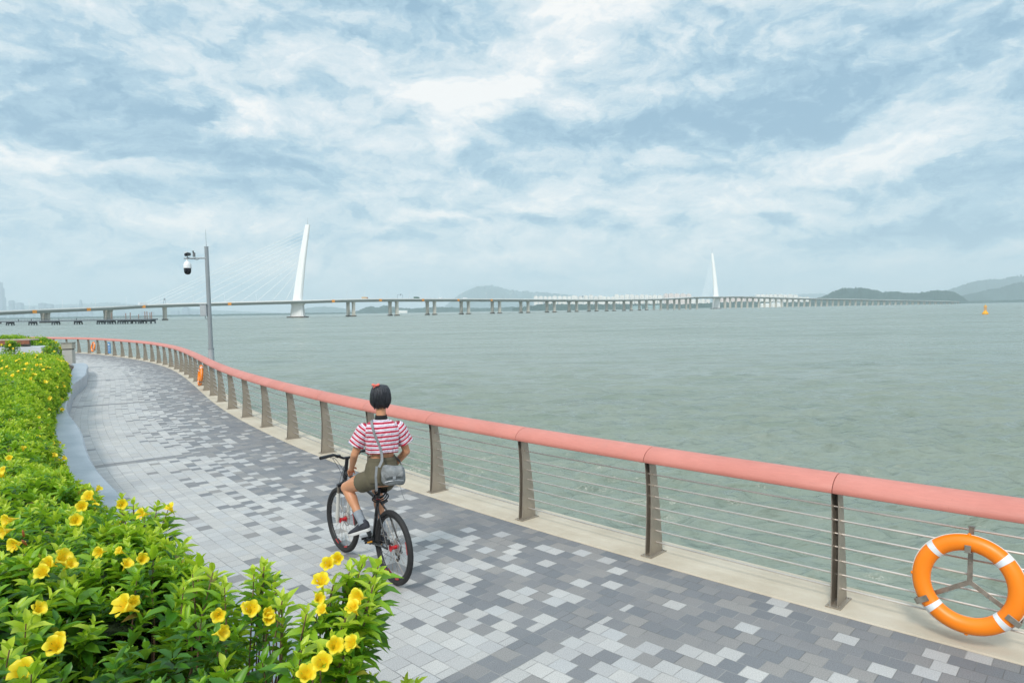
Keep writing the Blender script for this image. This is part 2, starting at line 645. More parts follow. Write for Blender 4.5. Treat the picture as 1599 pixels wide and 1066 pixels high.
# ------------------------------------------------------------------ stone coping on the sea wall
def build_coping(N, bs, co):
    c = N.ramp(N.noise(co, 1.4, 6, 0.6), [(0.3, (.46, .395, .30)), (0.55, (.54, .475, .375)), (0.75, (.60, .545, .455))])
    stain = N.smooth(N.noise(N.vm('MULTIPLY', co, (1.0, 1.0, 1.0)), 2.6, 7, 0.72, 0.6), 0.60, 0.76)
    c = N.mix(N.m('MULTIPLY', stain, 0.65), c, (.36, .27, .17))
    light = N.smooth(N.noise(co, 5.0, 6, 0.7, 0.4), 0.62, 0.74)
    c = N.mix(N.m('MULTIPLY', light, 0.5), c, (.66, .64, .60))
    sp = N.noise(co, 220.0, 2, 0.6)
    c = N.mix(1.0, c, N.ramp(sp, [(0.3, (.90, .90, .90)), (0.7, (1.09, 1.09, 1.09))]), 'MULTIPLY')
    N.put(bs.inputs['Base Color'], c)
    bs.inputs['Roughness'].default_value = 0.75
    N.put(bs.inputs['Normal'], N.bump(N.m('ADD', sp, N.m('MULTIPLY', N.noise(co, 20, 4), 1.5)), 0.25, 0.004))


m_coping = mat('sandstone coping', None, build=build_coping)
mb = MB()
mb.loft(strip([(0.215, 0.004), (0.207, 0.014), (-0.415, 0.014), (-0.43, 0.004), (-0.43, -0.22), (-0.36, -0.23), (-0.36, -4.0), (0.215, -4.0)], -7.5, S_END, 0.3), caps=True)
tag(mb.build('seawall', m_coping, smooth=False), kind='structure')

# ------------------------------------------------------------------ planter wall (dark and pale honed granite, swelling beside the path)


def build_granite(N, bs, co):
    c = N.ramp(N.noise(co, 2.0, 5, 0.6), [(0.3, (.27, .31, .35)), (0.7, (.36, .39, .43))])
    sp = N.noise(co, 180.0, 3, 0.7)
    c = N.mix(1.0, c, N.ramp(sp, [(0.32, (.80, .80, .82)), (0.5, (1, 1, 1)), (0.7, (1.18, 1.18, 1.18))]), 'MULTIPLY')
    drip = N.smooth(N.noise(N.vm('MULTIPLY', co, (5.0, 5.0, 0.8)), 2.0, 6, 0.7), 0.56, 0.74)
    c = N.mix(N.m('MULTIPLY', drip, 0.35), c, (.20, .21, .21))
    N.put(bs.inputs['Base Color'], c)
    N.put(bs.inputs['Roughness'], N.mixf(N.noise(co, 6, 4), 0.28, 0.5))
    N.put(bs.inputs['Normal'], N.bump(sp, 0.12, 0.003))


m_granite = mat('planter granite', None, build=build_granite)


def wall_u(s):
    return WALL_U + 0.10 * math.sin(s * 0.33 + 1.0) + 0.04 * math.sin(s * 0.9)


def wall_prof(s):
    u = wall_u(s)
    return [(u, -0.02), (u, 0.425), (u + 0.025, 0.45), (u + 0.50, 0.45), (u + 0.525, 0.425), (u + 0.525, -0.02)]


o = MB().loft(strip(wall_prof, -7.5, 34.5, 0.25), caps=True).build('planter_wall', m_granite, smooth=True, sharp=30)
tag(o, 'low curving grey granite planter wall between the paved path and the flowering shrubs', 'wall')


# planting soil behind the wall
def build_soil(N, bs, co):
    c = N.ramp(N.noise(co, 9.0, 6, 0.7), [(0.3, (.035, .026, .018)), (0.7, (.10, .075, .05))])
    N.put(bs.inputs['Base Color'], c)
    bs.inputs['Roughness'].default_value = 0.95
    N.put(bs.inputs['Normal'], N.bump(N.noise(co, 30, 6, 0.7), 0.9, 0.03))


m_soil = mat('soil', None, build=build_soil)
mb = MB()
rings = []
for k in range(120):
    s = -7.5 + k * 0.36
    wu = wall_u(s)
    rings.append([curve(s, wu + 0.52, 0.36), curve(s, wu + 1.2, 0.40), curve(s, wu + 3, 0.45), curve(s, wu + 9, 0.5), curve(s, wu + 13, 0.5)])
mb.loft(rings, caps=False, closed=False)
tag(mb.build('ground', m_soil, smooth=True, sharp=0), kind='structure')
# lawn-less paved land further on, behind the far planter
g = MB()
g.add([(-260, -160, -0.03), (14, -160, -0.03), (11.9, -3.2, -0.03), (-6.0, 7.5, -0.03), (-16, 24, -0.03), (-26, 39, -0.03), (-34, 47, -0.03), (-46, 51, -0.03), (-110, 55, -0.03), (-260, 58, -0.03)],
      [(0, 1, 2, 3, 4, 5, 6, 7, 8, 9)])
tag(g.build('inland_ground', mat('concrete', (.36, .37, .38), 0.8, vary=.15, vscale=.6, bump=.3)), kind='structure')


# ------------------------------------------------------------------ water: one sheet, real waves near the shore, ripples beyond
def build_water(N, bs, co):
    g_ = N.new('ShaderNodeNewGeometry').outputs['Position']
    big = N.noise(N.vm('MULTIPLY', g_, (0.010, 0.028, 0.0)), 1.0, 5, 0.6)
    silt = N.noise(N.vm('MULTIPLY', g_, (0.16, 0.30, 0.0)), 1.0, 4, 0.6)
    c = N.ramp(big, [(0.30, (.180, .215, .175)), (0.70, (.225, .258, .215))])
    c = N.mix(N.m('MULTIPLY', N.smooth(silt, 0.45, 0.75), 0.35), c, (.135, .180, .110))
    N.put(bs.inputs['Base Color'], c)
    off = N.vm('LENGTH', N.vm('SUBTRACT', g_, (-6.0, 14.0, -2.45)))
    gust = N.noise(N.vm('MULTIPLY', g_, (0.012, 0.05, 0.0)), 1.0, 8, 0.72)
    gust2 = N.noise(N.vm('MULTIPLY', g_, (0.09, 0.34, 0.0)), 1.0, 6, 0.70)
    gs = N.m('ADD', N.m('SUBTRACT', gust, 0.5), N.m('SUBTRACT', gust2, 0.5))
    c = N.mix(N.m('MULTIPLY', N.smooth(gs, 0.0, 0.30), 0.55), c, (.105, .145, .120))
    N.put(bs.inputs['Base Color'], c)
    N.put(bs.inputs['Roughness'], N.m('ADD', N.m('ADD', 0.24, N.m('MULTIPLY', N.smooth(off, 8.0, 160.0), 0.04)), N.m('MULTIPLY', N.m('MULTIPLY', gs, N.smooth(off, 20.0, 120.0)), 0.45), clamp=True))     # sheltered by the wall, choppier offshore
    bs.inputs['IOR'].default_value = 1.42
    bs.inputs['Specular IOR Level'].default_value = 0.5
    p1 = N.vm('MULTIPLY', g_, (0.55, 1.35, 1.0))
    n0 = N.noise(p1, 6.5, 3, 0.6, 0.3)
    n1 = N.noise(p1, 2.4, 5, 0.62, 0.4)
    n2 = N.noise(p1, 0.62, 4, 0.6, 0.3)
    n3 = N.noise(N.vm('MULTIPLY', g_, (0.6, 1.8, 1.0)), 0.13, 3, 0.6, 0.3)
    n4 = N.noise(N.vm('MULTIPLY', g_, (1.0, 2.0, 1.0)), 0.03, 3, 0.6, 0.2)
    h = N.m('ADD', N.m('ADD', N.m('ADD', N.m('MULTIPLY', n0, 0.035), N.m('MULTIPLY', n1, 0.13)), N.m('MULTIPLY', n2, 0.30)), N.m('ADD', N.m('MULTIPLY', n3, 0.9), N.m('MULTIPLY', n4, 2.2)))
    N.put(bs.inputs['Normal'], N.bump(h, 0.75, 1.0))


m_water = mat('sea water', None, build=build_water)
NR, NC = 760, 1150
yy = np.concatenate([np.linspace(5.0 * F / 900.0, 5.0 * F / 560.0, 40)[:-1], 5.0 * F / np.linspace(560, 1.5, NR - 60), np.geomspace(3700, 40000, 21)])
NR = len(yy)
azs = np.tan(np.linspace(math.radians(-62), math.radians(62), NC))
rad = yy[:, None]
X = rad * azs[None, :]
Y = np.repeat(rad, NC, 1)
X0, Y0 = X.copy(), Y.copy()
Z = np.zeros_like(X)
cell = np.gradient(yy)[:, None]
wr = np.random.default_rng(5)
wind = math.radians(-84)    # waves run towards the shore
for k in range(64):
    lam = 0.34 * (1.048 ** k) * wr.uniform(.9, 1.1)
    a = 0.0185 * lam ** 0.85 * wr.uniform(.55, 1.3)
    if lam > 1.1:
        a *= (1.1 / lam) ** 1.15
    th = wind + wr.normal(0, 0.42)
    kx, ky = math.cos(th) * 2 * PI / lam, math.sin(th) * 2 * PI / lam
    ph = X0 * kx + Y0 * ky + wr.uniform(0, 2 * PI)
    fade = np.clip((lam / np.maximum(cell, 1e-3) - 2.5) / 3.0, 0, 1)
    Z += a * fade * np.sin(ph)
    X += -0.42 * a * fade * math.cos(th) * np.cos(ph) * -1
    Y += -0.42 * a * fade * math.sin(th) * np.cos(ph) * -1
ii, jj = np.meshgrid(np.arange(NR - 1), np.arange(NC - 1), indexing='ij')
q = np.stack([ii * NC + jj, ii * NC + jj + 1, (ii + 1) * NC + jj + 1, (ii + 1) * NC + jj], -1).reshape(-1, 4)
vv = np.stack([X, Y, Z + WATER_Z], -1).reshape(-1, 3)
o = np_mesh('water', vv, q, m_water)
tag(o, kind='structure')
del X, Y, Z, X0, Y0, vv, q

# ------------------------------------------------------------------ hills and far shores


def build_hill(N, bs, co):
    c = N.ramp(N.noise(co, 0.012, 7, 0.7), [(0.35, (.045, .092, .078)), (0.65, (.075, .125, .105))])
    N.put(bs.inputs['Base Color'], c)
    bs.inputs['Roughness'].default_value = 0.9
    bs.inputs['Specular IOR Level'].default_value = 0.1
    N.put(bs.inputs['Normal'], N.bump(N.noise(co, 0.02, 8, 0.75), 1.0, 30.0))


m_hill = mat('wooded hillside', None, build=build_hill)


def hill(name, outline, D, depth, rough=1.0, seed=1):
    """A ridge at distance D whose skyline follows the outline, with real depth front to back."""
    r_ = np.random.default_rng(seed)
    ox = [p[0] for p in outline]
    n = max(24, int((ox[-1] - ox[0]) / 1.6))
    m = 12
    V = []
    for i in range(n):
        px = ox[0] + (ox[-1] - ox[0]) * i / (n - 1)
        py = np.interp(px, ox, [p[1] for p in outline])
        top = at_y(px, py, D)
        H_ = max(0.5, top.z - WATER_Z) + (r_.normal(0, 0.45 * rough) * D / F)
        x0 = ray(px, 480).x / ray(px, 480).y
        for j in range(m):
            t = j / (m - 1)
            yv = D + (t - 0.5) * depth
            hh = H_ * math.sin(PI * t) ** 0.8 * (1 + r_.normal(0, 0.035) * (0 < t < 1))
            V.append((x0 * yv, yv, WATER_Z - 1 + hh * 1.0 + (1 if 0 < t < 1 else 0)))
    ii, jj = np.meshgrid(np.arange(n - 1), np.arange(m - 1), indexing='ij')
    q = np.stack([ii * m + jj, (ii + 1) * m + jj, (ii + 1) * m + jj + 1, ii * m + jj + 1], -1).reshape(-1, 4)
    return tag(np_mesh(name, np.array(V), q, m_hill), kind='structure')


def yh(px):
    return 484.7 - 0.017 * (px - 800)


hill('hill', [(1262, 470), (1285, 463), (1300, 456), (1312, 450.5), (1320, 449.3), (1330, 451), (1345, 449.3), (1355, 450.5), (1378, 456), (1388, 455.5), (1400, 455), (1420, 458), (1440, 456.5), (1460, 453.5),
              (1475, 453.2), (1490, 456), (1500, 461), (1512, 470)], 5200, 900, 0.7, 2)
hill('hill', [(1440, 468), (1475, 454), (1500, 446.5), (1530, 437.5), (1545, 436.2), (1562, 436.6), (1580, 432), (1599, 430.5), (1640, 428), (1700, 438), (1800, 452), (1900, 466)], 11500, 1500, 0.6, 3)
hill('hill', [(1478, 471), (1500, 462), (1520, 458), (1545, 451.5), (1560, 450), (1580, 443), (1599, 440), (1640, 436), (1700, 441), (1800, 455), (1880, 466)], 7600, 1100, 0.8, 4)
hill('hill', [(690, 482), (715, 462), (728, 454), (740, 449.5), (755, 446.5), (765, 445.8), (777, 447), (790, 451.5), (805, 454), (830, 455.8), (860, 457.5), (885, 460), (920, 464), (960, 468)], 18000, 2500, 0.5, 5)
hill('hill', [(540, 489), (560, 485), (572, 479.5), (580, 478), (590, 480.5), (600, 476.5), (610, 478), (625, 481), (645, 481.5), (680, 479), (720, 480.5), (760, 481), (800, 479), (830, 480)], 6200, 700, 0.6, 6)
hill('hill', [(455, 490), (480, 481), (500, 478.5), (520, 479), (540, 482), (565, 487)], 14000, 1500, 0.5, 7)
hill('hill', [(-60, 480), (0, 478), (80, 476), (140, 474), (175, 472), (230, 477), (330, 484), (400, 487), (450, 489)], 19000, 2000, 0.4, 8)
hill('hill', [(1000, 472), (1090, 466), (1150, 463), (1200, 462), (1260, 459), (1330, 458), (1420, 462)], 19500, 1500, 0.4, 9)
hill('hill', [(800, 481), (830, 477), (850, 474.5), (900, 475), (960, 474.5), (1030, 474), (1060, 475), (1120, 472.5), (1150, 471), (1180, 471), (1220, 471.5), (1270, 471), (1300, 473), (1420, 474.5), (1500, 472.8)], 4300, 500, 0.9, 10)
hill('far_shore', [(-60, 497), (60, 495.4), (200, 493), (300, 491), (420, 489.2), (560, 487.4), (700, 484.8), (800, 483)], 6000, 500, 0.3, 11)
hill('far_shore', [(1480, 471.2), (1500, 470.4), (1560, 469), (1620, 467), (1800, 465)], 5200, 400, 0.5, 12)

# ------------------------------------------------------------------ sea haze: one closed box of even, thin air
hz = MB()
hz.box((0, 11700, 0), (56000, 24600, 800))
hv = [list(v) for v in hz.v]
for v in hv:
    v[2] = -6.0 if v[2] < 0 else 950.0
hz.v = [tuple(v) for v in hv]
mh = bpy.data.materials.new('haze')
mh.use_nodes = True
H_N = NT(mh.node_tree)
H_N.n.clear()
pv = H_N.new('ShaderNodeVolumePrincipled')
pv.inputs['Color'].default_value = (0.84, 0.94, 1.0, 1)
pv.inputs['Density'].default_value = 0.000085
pv.inputs['Anisotropy'].default_value = 0.2
out = H_N.new('ShaderNodeOutputMaterial')
H_N.l.new(pv.outputs[0], out.inputs['Volume'])
tag(hz.build('haze', mh), kind='stuff')

# ------------------------------------------------------------------ railing
m_steel = mat('brushed steel', (.38, .33, .27), 0.45, 0.55, vary=.14, vscale=5, bump=.05, bscale=120)
m_steel_dark = mat('dark steel', (.16, .145, .12), 0.5, 0.8, vary=.2, vscale=7)
m_rod = mat('steel rod', (.54, .50, .46), 0.42, 0.7, vary=.12, vscale=3)


def build_handrail(N, bs, co):
    c = N.ramp(N.noise(co, 1.1, 6, 0.62), [(0.3, (.52, .178, .138)), (0.7, (.60, .225, .180))])
    grain = N.noise(N.vm('MULTIPLY', co, (3, 3, 60)), 3.0, 5, 0.6)
    c = N.mix(1.0, c, N.ramp(grain, [(0.3, (.93, .92, .92)), (0.7, (1.05, 1.05, 1.05))]), 'MULTIPLY')
    sc = N.smooth(N.noise(co, 7.0, 8, 0.75, 0.5), 0.66, 0.74)
    c = N.mix(N.m('MULTIPLY', sc, 0.4), c, (.40, .17, .13))
    dirt = N.smooth(N.noise(N.vm('MULTIPLY', co, (1.0, 1.0, .5)), 2.4, 7, .7), .54, .78)
    c = N.mix(N.m('MULTIPLY', dirt, 0.30), c, (.42, .21, .17))
    speck = N.smooth(N.noise(co, 55.0, 2, .5), .735, .76)
    c = N.mix(N.m('MULTIPLY', speck, 0.6), c, (.30, .13, .10))
    N.put(bs.inputs['Base Color'], c)
    N.put(bs.inputs['Roughness'], N.mixf(N.noise(co, 4, 4), 0.42, 0.6))
    N.put(bs.inputs['Normal'], N.bump(grain, 0.12, 0.002))


m_handrail = mat('terracotta handrail', None, build=build_handrail)
POST_S = [float(_seg[k] - _i0) for k in range(3, 44)]
rail = empty('railing', curve(0), 'long curving promenade railing with a terracotta handrail, steel fin posts and thin horizontal rods', 'railing')


def frame_at(s, u=0.0, z=0.0):
    p = curve(s, u, z)
    h = heading(s)
    return Matrix.Translation(p) @ Matrix.Rotation(h + PI / 2, 4, 'Z')     # local +X inland, local +Y backwards along the path


def place(o, M, parent=None):
    o.matrix_world = M
    if parent:
        o.parent = parent
        o.matrix_parent_inverse = parent.matrix_basis.inverted()
    return o


bpy.context.view_layer.update()
FR = [(0.0, .105), (.15, .092), (.35, .080), (.55, .074), (.75, .080), (.90, .092), (.99, .104)]
BK = [(0.0, -.130), (.15, -.120), (.35, -.100), (.55, -.074), (.75, -.044), (.90, -.020), (.99, -.006)]
pm = MB()
for side in (-1, 1):
    y0 = side * 0.027
    prof = [(x, z) for z, x in FR] + [(x, z) for z, x in reversed(BK)]
    a = [Vector((x, y0 - 0.004, z + 0.012)) for x, z in prof]
    b = [Vector((x, y0 + 0.004, z + 0.012)) for x, z in prof]
    n = len(prof)
    pm.add(a + b, [tuple(range(n)), tuple(reversed(range(n, 2 * n)))] + [(i, i + n, (i + 1) % n + n, (i + 1) % n) for i in range(n)])
post0 = pm.build('post', m_steel)
bp = MB()
bp.box((-.012, 0, .006), (.30, .125, .012))
for sx in (-.13, .11):
    for sy in (-.045, .045):
        bp.tube([(sx, sy, .012), (sx, sy, .022)], .008, 6)
base0 = bp.build('base_plate', m_steel, bevel=.002)
wb = MB()
wb.box((-.01, 0, .52), (.014, .046, .96))
strip0 = wb.build('gap_strip', m_steel_dark)  # dark strip filling the gap between the two plates
first = True
for s in POST_S:
    if first:
        p_, b_, w_ = post0, base0, strip0
        first = False
    else:
        p_, b_, w_ = post0.copy(), base0.copy(), strip0.copy()
        for x in (p_, b_, w_):
            COL.objects.link(x)
    place(p_, frame_at(s, 0, 0.014), rail)
    b_.parent = p_
    w_.parent = p_
# handrail sections
_ctrl = [(.150, .988), (.168, .996), (.173, 1.014), (.164, 1.040), (.140, 1.072), (.105, 1.100), (.055, 1.121), (.0, 1.131), (-.040, 1.128),
         (-.068, 1.112), (-.081, 1.080), (-.082, 1.035), (-.076, 1.002), (-.060, .988)]
prof = _ctrl
for i in range(len(POST_S) - 1):
    a, b = POST_S[i] + .0035, POST_S[i + 1] - .0035
    prof2 = [(.05 + (x - .05) * .985, 1.058 + (z - 1.058) * .985) for x, z in prof]
    n = 8
    ss = [a, a + .004] + [a + (b - a) * k / n for k in range(1, n)] + [b - .004, b]
    rings = []
    for j, s in enumerate(ss):
        pr = prof2 if j in (0, len(ss) - 1) else prof
        rings.append([curve(s, u, z) for u, z in pr])
    o = MB().loft(rings).build('handrail', m_handrail, smooth=True, sharp=35)
    o.parent = rail
    o.matrix_parent_inverse = rail.matrix_basis.inverted()
for k in range(7):
    z = .145 + .118 * k
    uc = np.interp(z, [0, .35, .55, .75, .99], [-.012, -.010, 0.0, .018, .049])
    pts = [curve(s, uc, z) for s in np.arange(POST_S[0], POST_S[-1], .46)]
    o = MB().tube(pts, .0084, 6).build('rod', m_rod, smooth=True)
    o.parent = rail
    o.matrix_parent_inverse = rail.matrix_basis.inverted()

# ------------------------------------------------------------------ life rings and their steel brackets
m_orange = mat('orange ring shell', (.95, .235, .004), 0.42, vary=.05, vscale=4, bump=.03, bscale=60)
m_reflect = mat('reflective tape', (.74, .76, .78), 0.35, vary=.06, vscale=50)
m_tape = mat('grey tape', (.20, .19, .17), 0.5, vary=.2, vscale=60)
m_rope = mat('white rope', (.74, .72, .68), 0.8, vary=.1, vscale=40)
m_bracket = mat('bracket steel', (.34, .30, .25), 0.45, 0.8, vary=.3, vscale=16)


def life_ring(px, py, label, s_guess, group, full=True, rot=0.0):
    """Hangs on the path side of the rods, where the pixel's ray meets that plane."""
    U = .165
    best = min(np.arange(s_guess - 3, s_guess + 3, .01), key=lambda a: abs(math.atan2(curve(a, U).x, curve(a, U).y) - math.atan2(ray(px, py).x, ray(px, py).y)))
    p = curve(best, U)
    z = at_y(px, py, p.y).z
    M = frame_at(best, U, z) @ Matrix.Rotation(math.radians(-7), 4, 'Y')
    root = empty('life_ring', (0, 0, 0), label, 'life ring', group)
    root.matrix_world = M
    L = Matrix.Rotation(PI / 2, 3, 'Y')        # torus axis along local X (facing the path)
    R_, r_ = .300, .062
    MB().torus((0, 0, 0), R_, r_, 72, 18, L, flat=.92).build('ring', m_orange, root, smooth=True, sharp=0)
    for a in (45, 135, 225, 315):
        a0 = math.radians(a + rot)
        MB().torus((0, 0, 0), R_, r_ + .0022, 6, 18, L, a0 - .068, a0 + .068, flat=.92).build('reflective_band', m_reflect, root, smooth=True, sharp=50)
    rp = []
    for i in range(97):
        a = 2 * PI * i / 96
        q = (a / (PI / 2)) % 1.0
        slack = math.sin(PI * q) ** 2 * .010
        rr = R_ + r_ - .001 + slack * .25
        rp.append(L @ Vector((rr * math.cos(a + .02), rr * math.sin(a + .02), .008)))
    MB().tube(rp[:-1], .0032, 5, closed=True).build('grab_rope', m_rope, root, smooth=True)
    if full:
        for a in (0, 90, 180, 270):
            a0 = math.radians(a)
            v = L @ Vector(((R_ + r_ - .004) * math.cos(a0), (R_ + r_ - .004) * math.sin(a0), .01))
            MB().ell(v, (.014, .014, .014), 10, 6).build('rope_clip', m_orange, root, smooth=True)
    br = empty('ring_bracket', (0, 0, 0), label.replace('life ring', 'three armed steel bracket behind the life ring'), 'bracket', 'steel brackets that carry the life rings')
    br.matrix_world = M
    return root, br, M


def bracket_parts(br):
    for a in (90, 212, -32):
        a0 = math.radians(a)
        d = Vector((0, math.cos(a0), math.sin(a0)))
        n = Vector((0, -d.z, d.y))
        ln = .40 if a == 90 else .375
        mb = MB()
        R3 = Matrix((Vector((1, 0, 0)), n, d)).transposed()
        mb.box(d * (ln / 2) + Vector((-.078, 0, 0)), (.008, .034, ln), M=R3)
        if a != 90:
            mb.box(d * (ln + .002) + Vector((-.01, 0, 0)), (.145, .042, .008), M=R3)
            mb.box(d * (ln - .045) + Vector((.064, 0, 0)), (.006, .042, .09), M=R3)
        else:
            mb.box(d * (ln + .004) + Vector((-.10, 0, 0)), (.05, .042, .008), M=R3)
            mb.box(d * .235 + Vector((-.005, 0, 0)), (.136, .042, .006), M=R3)
            mb.box(d * .262 + Vector((.066, 0, 0)), (.006, .040, .055), M=R3)
        mb.build('arm', m_bracket, br, bevel=.0015)
    for a in (90, 212, -32):
        a0 = math.radians(a)
        d = Vector((-.072, math.cos(a0) * .14, math.sin(a0) * .14))
        MB().tube([d, d + Vector((.007, 0, 0))], .008, 8).build('bolt', m_tape, br)


r1_, b1_, M1_ = life_ring(1511, 911, 'big orange life ring with four silver bands on the nearest stretch of railing', -1.0, 'life rings on the railing')
b1_['label'] = 'rusty three armed steel bracket holding the big nearest life ring'
bracket_parts(b1_)
r2_, b2_, M2_ = life_ring(313, 586, 'small orange life ring halfway along the bend in front of the camera mast', 25.0, 'life rings on the railing', rot=10)
b2_['label'] = 'steel bracket of the life ring halfway along the bend near the camera mast'
bracket_parts(b2_)
r3_, b3_, M3_ = life_ring(145.5, 541.5, 'tiny far orange life ring next to the blue board on the railing', 55.0, 'life rings on the railing', full=False)
b3_['label'] = 'steel bracket of the tiny far life ring next to the blue board'
bracket_parts(b3_)

# blue notice board on the far railing
m_blue = mat('blue enamel', (.02, .20, .48), 0.4, vary=.06)
m_whitep = mat('white paint', (.78, .79, .80), 0.5, vary=.04)
U = .16
sb = min(np.arange(48, 60, .01), key=lambda a: abs(math.atan2(curve(a, U).x, curve(a, U).y) - math.atan2(ray(170.5, 543).x, ray(170.5, 543).y)))
nb = empty('notice_board', (0, 0, 0), 'small blue notice board hung on the far bend of the railing', 'sign')
nb.matrix_world = frame_at(sb, U, .52)
MB().box((0, 0, 0), (.03, .56, .72)).build('panel', m_blue, nb, bevel=.006)
tx = MB()
tx.box((.017, 0, .22), (.004, .30, .10))
for k in range(4):
    tx.box((.017, .02 * (k % 2), .06 - .085 * k), (.004, .36 - .05 * (k % 2), .022))
tx.build('printed_lines', m_whitep, nb)

# ------------------------------------------------------------------ camera mast behind the railing
m_grey = mat('grey painted steel', (.30, .33, .35), 0.45, 0.3, vary=.08, vscale=3)
m_lgrey = mat('light grey box', (.38, .41, .43), 0.5, vary=.07)
m_white = mat('white housing', (.78, .79, .80), 0.35, vary=.03)
m_black = mat('black plastic', (.012, .013, .016), 0.3, vary=0)
m_dome = mat('smoked dome', (.010, .011, .018), 0.08, vary=0)
sm = min(np.arange(15, 30, .01), key=lambda a: abs(math.atan2(curve(a, -.30).x, curve(a, -.30).y) - math.atan2(ray(332.5, 612).x, ray(332.5, 612).y)))
mp = curve(sm, -.30, .014)
mast = empty('camera_mast', mp, 'slim grey surveillance mast standing behind the railing at the bend', 'camera mast')
Ym = mp.y
top = at_y(322.2, 386, Ym) - mp
botc = Vector((0, 0, 0))
lean = Vector((top.x / top.z, 0, 1))      # the mast leans a little, as in the photograph


def mz(z):
    return Vector((lean.x * z, 0, z))


HT = top.z
k_ = Ym / F      # metres per photo pixel at the mast
pole = MB().tube([mz(.02), mz(1.0), mz(HT)], [.085, .080, .066], 20).build('pole', m_grey, mast, smooth=True)
MB().tube([mz(0), mz(1.36)], .098, 20).build('base_sleeve', m_lgrey, mast, smooth=True)
MB().tube([mz(1.34), mz(1.38)], .11, 20).build('collar', m_grey, mast, smooth=True)
MB().tube([mz(HT), mz(HT + .02)], .075, 20).build('cap', m_grey, mast, smooth=True)
MB().tube([mz(HT), mz(HT + .62)], [.009, .004], 6).build('antenna', m_grey, mast, smooth=True)


def mpx(px, py):
    return at_y(px, py, Ym) - mp


a0, a1 = mpx(323, 403), mpx(288.5, 403.5)
a0.y = a1.y = -.05
MB().tube([a0, a1], .028, 10).build('arm', m_grey, mast, smooth=True)
c_ = mpx(293.3, 405)
MB().tube([c_ + Vector((0, -.05, 0)), c_ + Vector((0, -.05, -.07))], .030, 12).build('camera_neck', m_white, mast, smooth=True)
dm = MB()
rings = []
for z, r in [(0, .03), (-.03, .075), (-.08, .115), (-.14, .132), (-.21, .136), (-.25, .138)]:
    rings.append([c_ + Vector((r * math.cos(a), r * math.sin(a) - .05, z - .06)) for a in np.linspace(0, 2 * PI, 25)[:-1]])
dc = dm.loft(rings).build('dome_camera', m_white, mast, smooth=True, sharp=50)
rings = []
for z, r in [(-.25, .122), (-.36, .120), (-.42, .105), (-.465, .07), (-.48, .02)]:
    rings.append([c_ + Vector((r * math.cos(a), r * math.sin(a) - .05, z - .06)) for a in np.linspace(0, 2 * PI, 25)[:-1]])
MB().loft(rings).build('lens_dome', m_dome, dc, smooth=True, sharp=50)
c2 = mpx(293.5, 397.5)
sc_ = MB().tube([c2 + Vector((0, -.17, -.02)), c2 + Vector((0, .12, .02))], .055, 14).build('box_camera', m_black, mast, smooth=True, sharp=40)
MB().box(c2 + Vector((0, -.04, .065)), (.13, .30, .018)).build('sun_shield', m_white, sc_)
MB().tube([c2 + Vector((0, -.05, -.05)), c2 + Vector((0, -.05, -.13))], .014, 8).build('camera_foot', m_grey, sc_)
c3 = mpx(304, 397)
hs = MB()
hs.box(c3 + Vector((0, -.05, -.02)), (.06, .09, .15))
hs.tube([c3 + Vector((.0, -.10, .05)), c3 + Vector((0, -.12, .11))], [.02, .035], 10)
hs.build('horn_sensor', mat('dull grey', (.16, .17, .18), .5), mast, bevel=.004)
cb = MB()
pts = []
for i in range(25):
    t = i / 24
    pts.append(c3 + Vector((-.09 + .36 * t, -.06, -.12 - .07 * math.sin(PI * t) ** .7 + .012 * math.sin(9 * t))))
cb.tube(pts, .007, 5)
pts = [c3 + Vector((-.2 + .28 * t, -.075, -.13 - .045 * math.sin(PI * t))) for t in np.linspace(0, 1, 12)]
cb.tube(pts, .006, 5)
cb.build('cable', m_black, mast, smooth=True)
bc = mpx(319.5, 484.5)
cab = MB().box(bc + Vector((0, -.02, 0)), (.225, .20, .40)).build('control_box', m_lgrey, mast, bevel=.008)
MB().box(bc + Vector((0, -.02, .215)), (.255, .24, .02)).build('rain_hood', m_lgrey, cab)
MB().box(bc + Vector((.0, -.123, 0)), (.175, .006, .34)).build('door', m_lgrey, cab, bevel=.002)
MB().tube([bc + Vector((.02, 0, -.2)), bc + Vector((.02, 0, -.29)), bc + Vector((.13, 0, -.33))], .012, 8).build('conduit', m_grey, cab, smooth=True)
for z in (-.13, .13):
    bb = bc + Vector((.12, -.01, z))
    MB().box(bb, (.11, .05, .03)).build('strap', m_steel_dark, cab)

# ------------------------------------------------------------------ the cable-stayed bridge
m_conc = mat('bridge concrete', (.60, .57, .50), 0.8, vary=.12, vscale=.15, bump=.1, bscale=1)
m_bwhite = mat('pylon white', (.88, .87, .85), 0.6, vary=.04, vscale=.1)
m_deck = mat('deck girder', (.40, .42, .42), 0.7, vary=.06, vscale=.05)
m_stain = mat('waterline stain', (.10, .085, .07), 0.85, vary=.2, vscale=.3)
m_amber = mat('amber panel', (.80, .30, .02), 0.6, vary=.05)

XL, DL = 465.0, 985.0


def gx(px, D):
    d = ray(px, yh(px))
    return np.array([d.x / d.y * D, D])


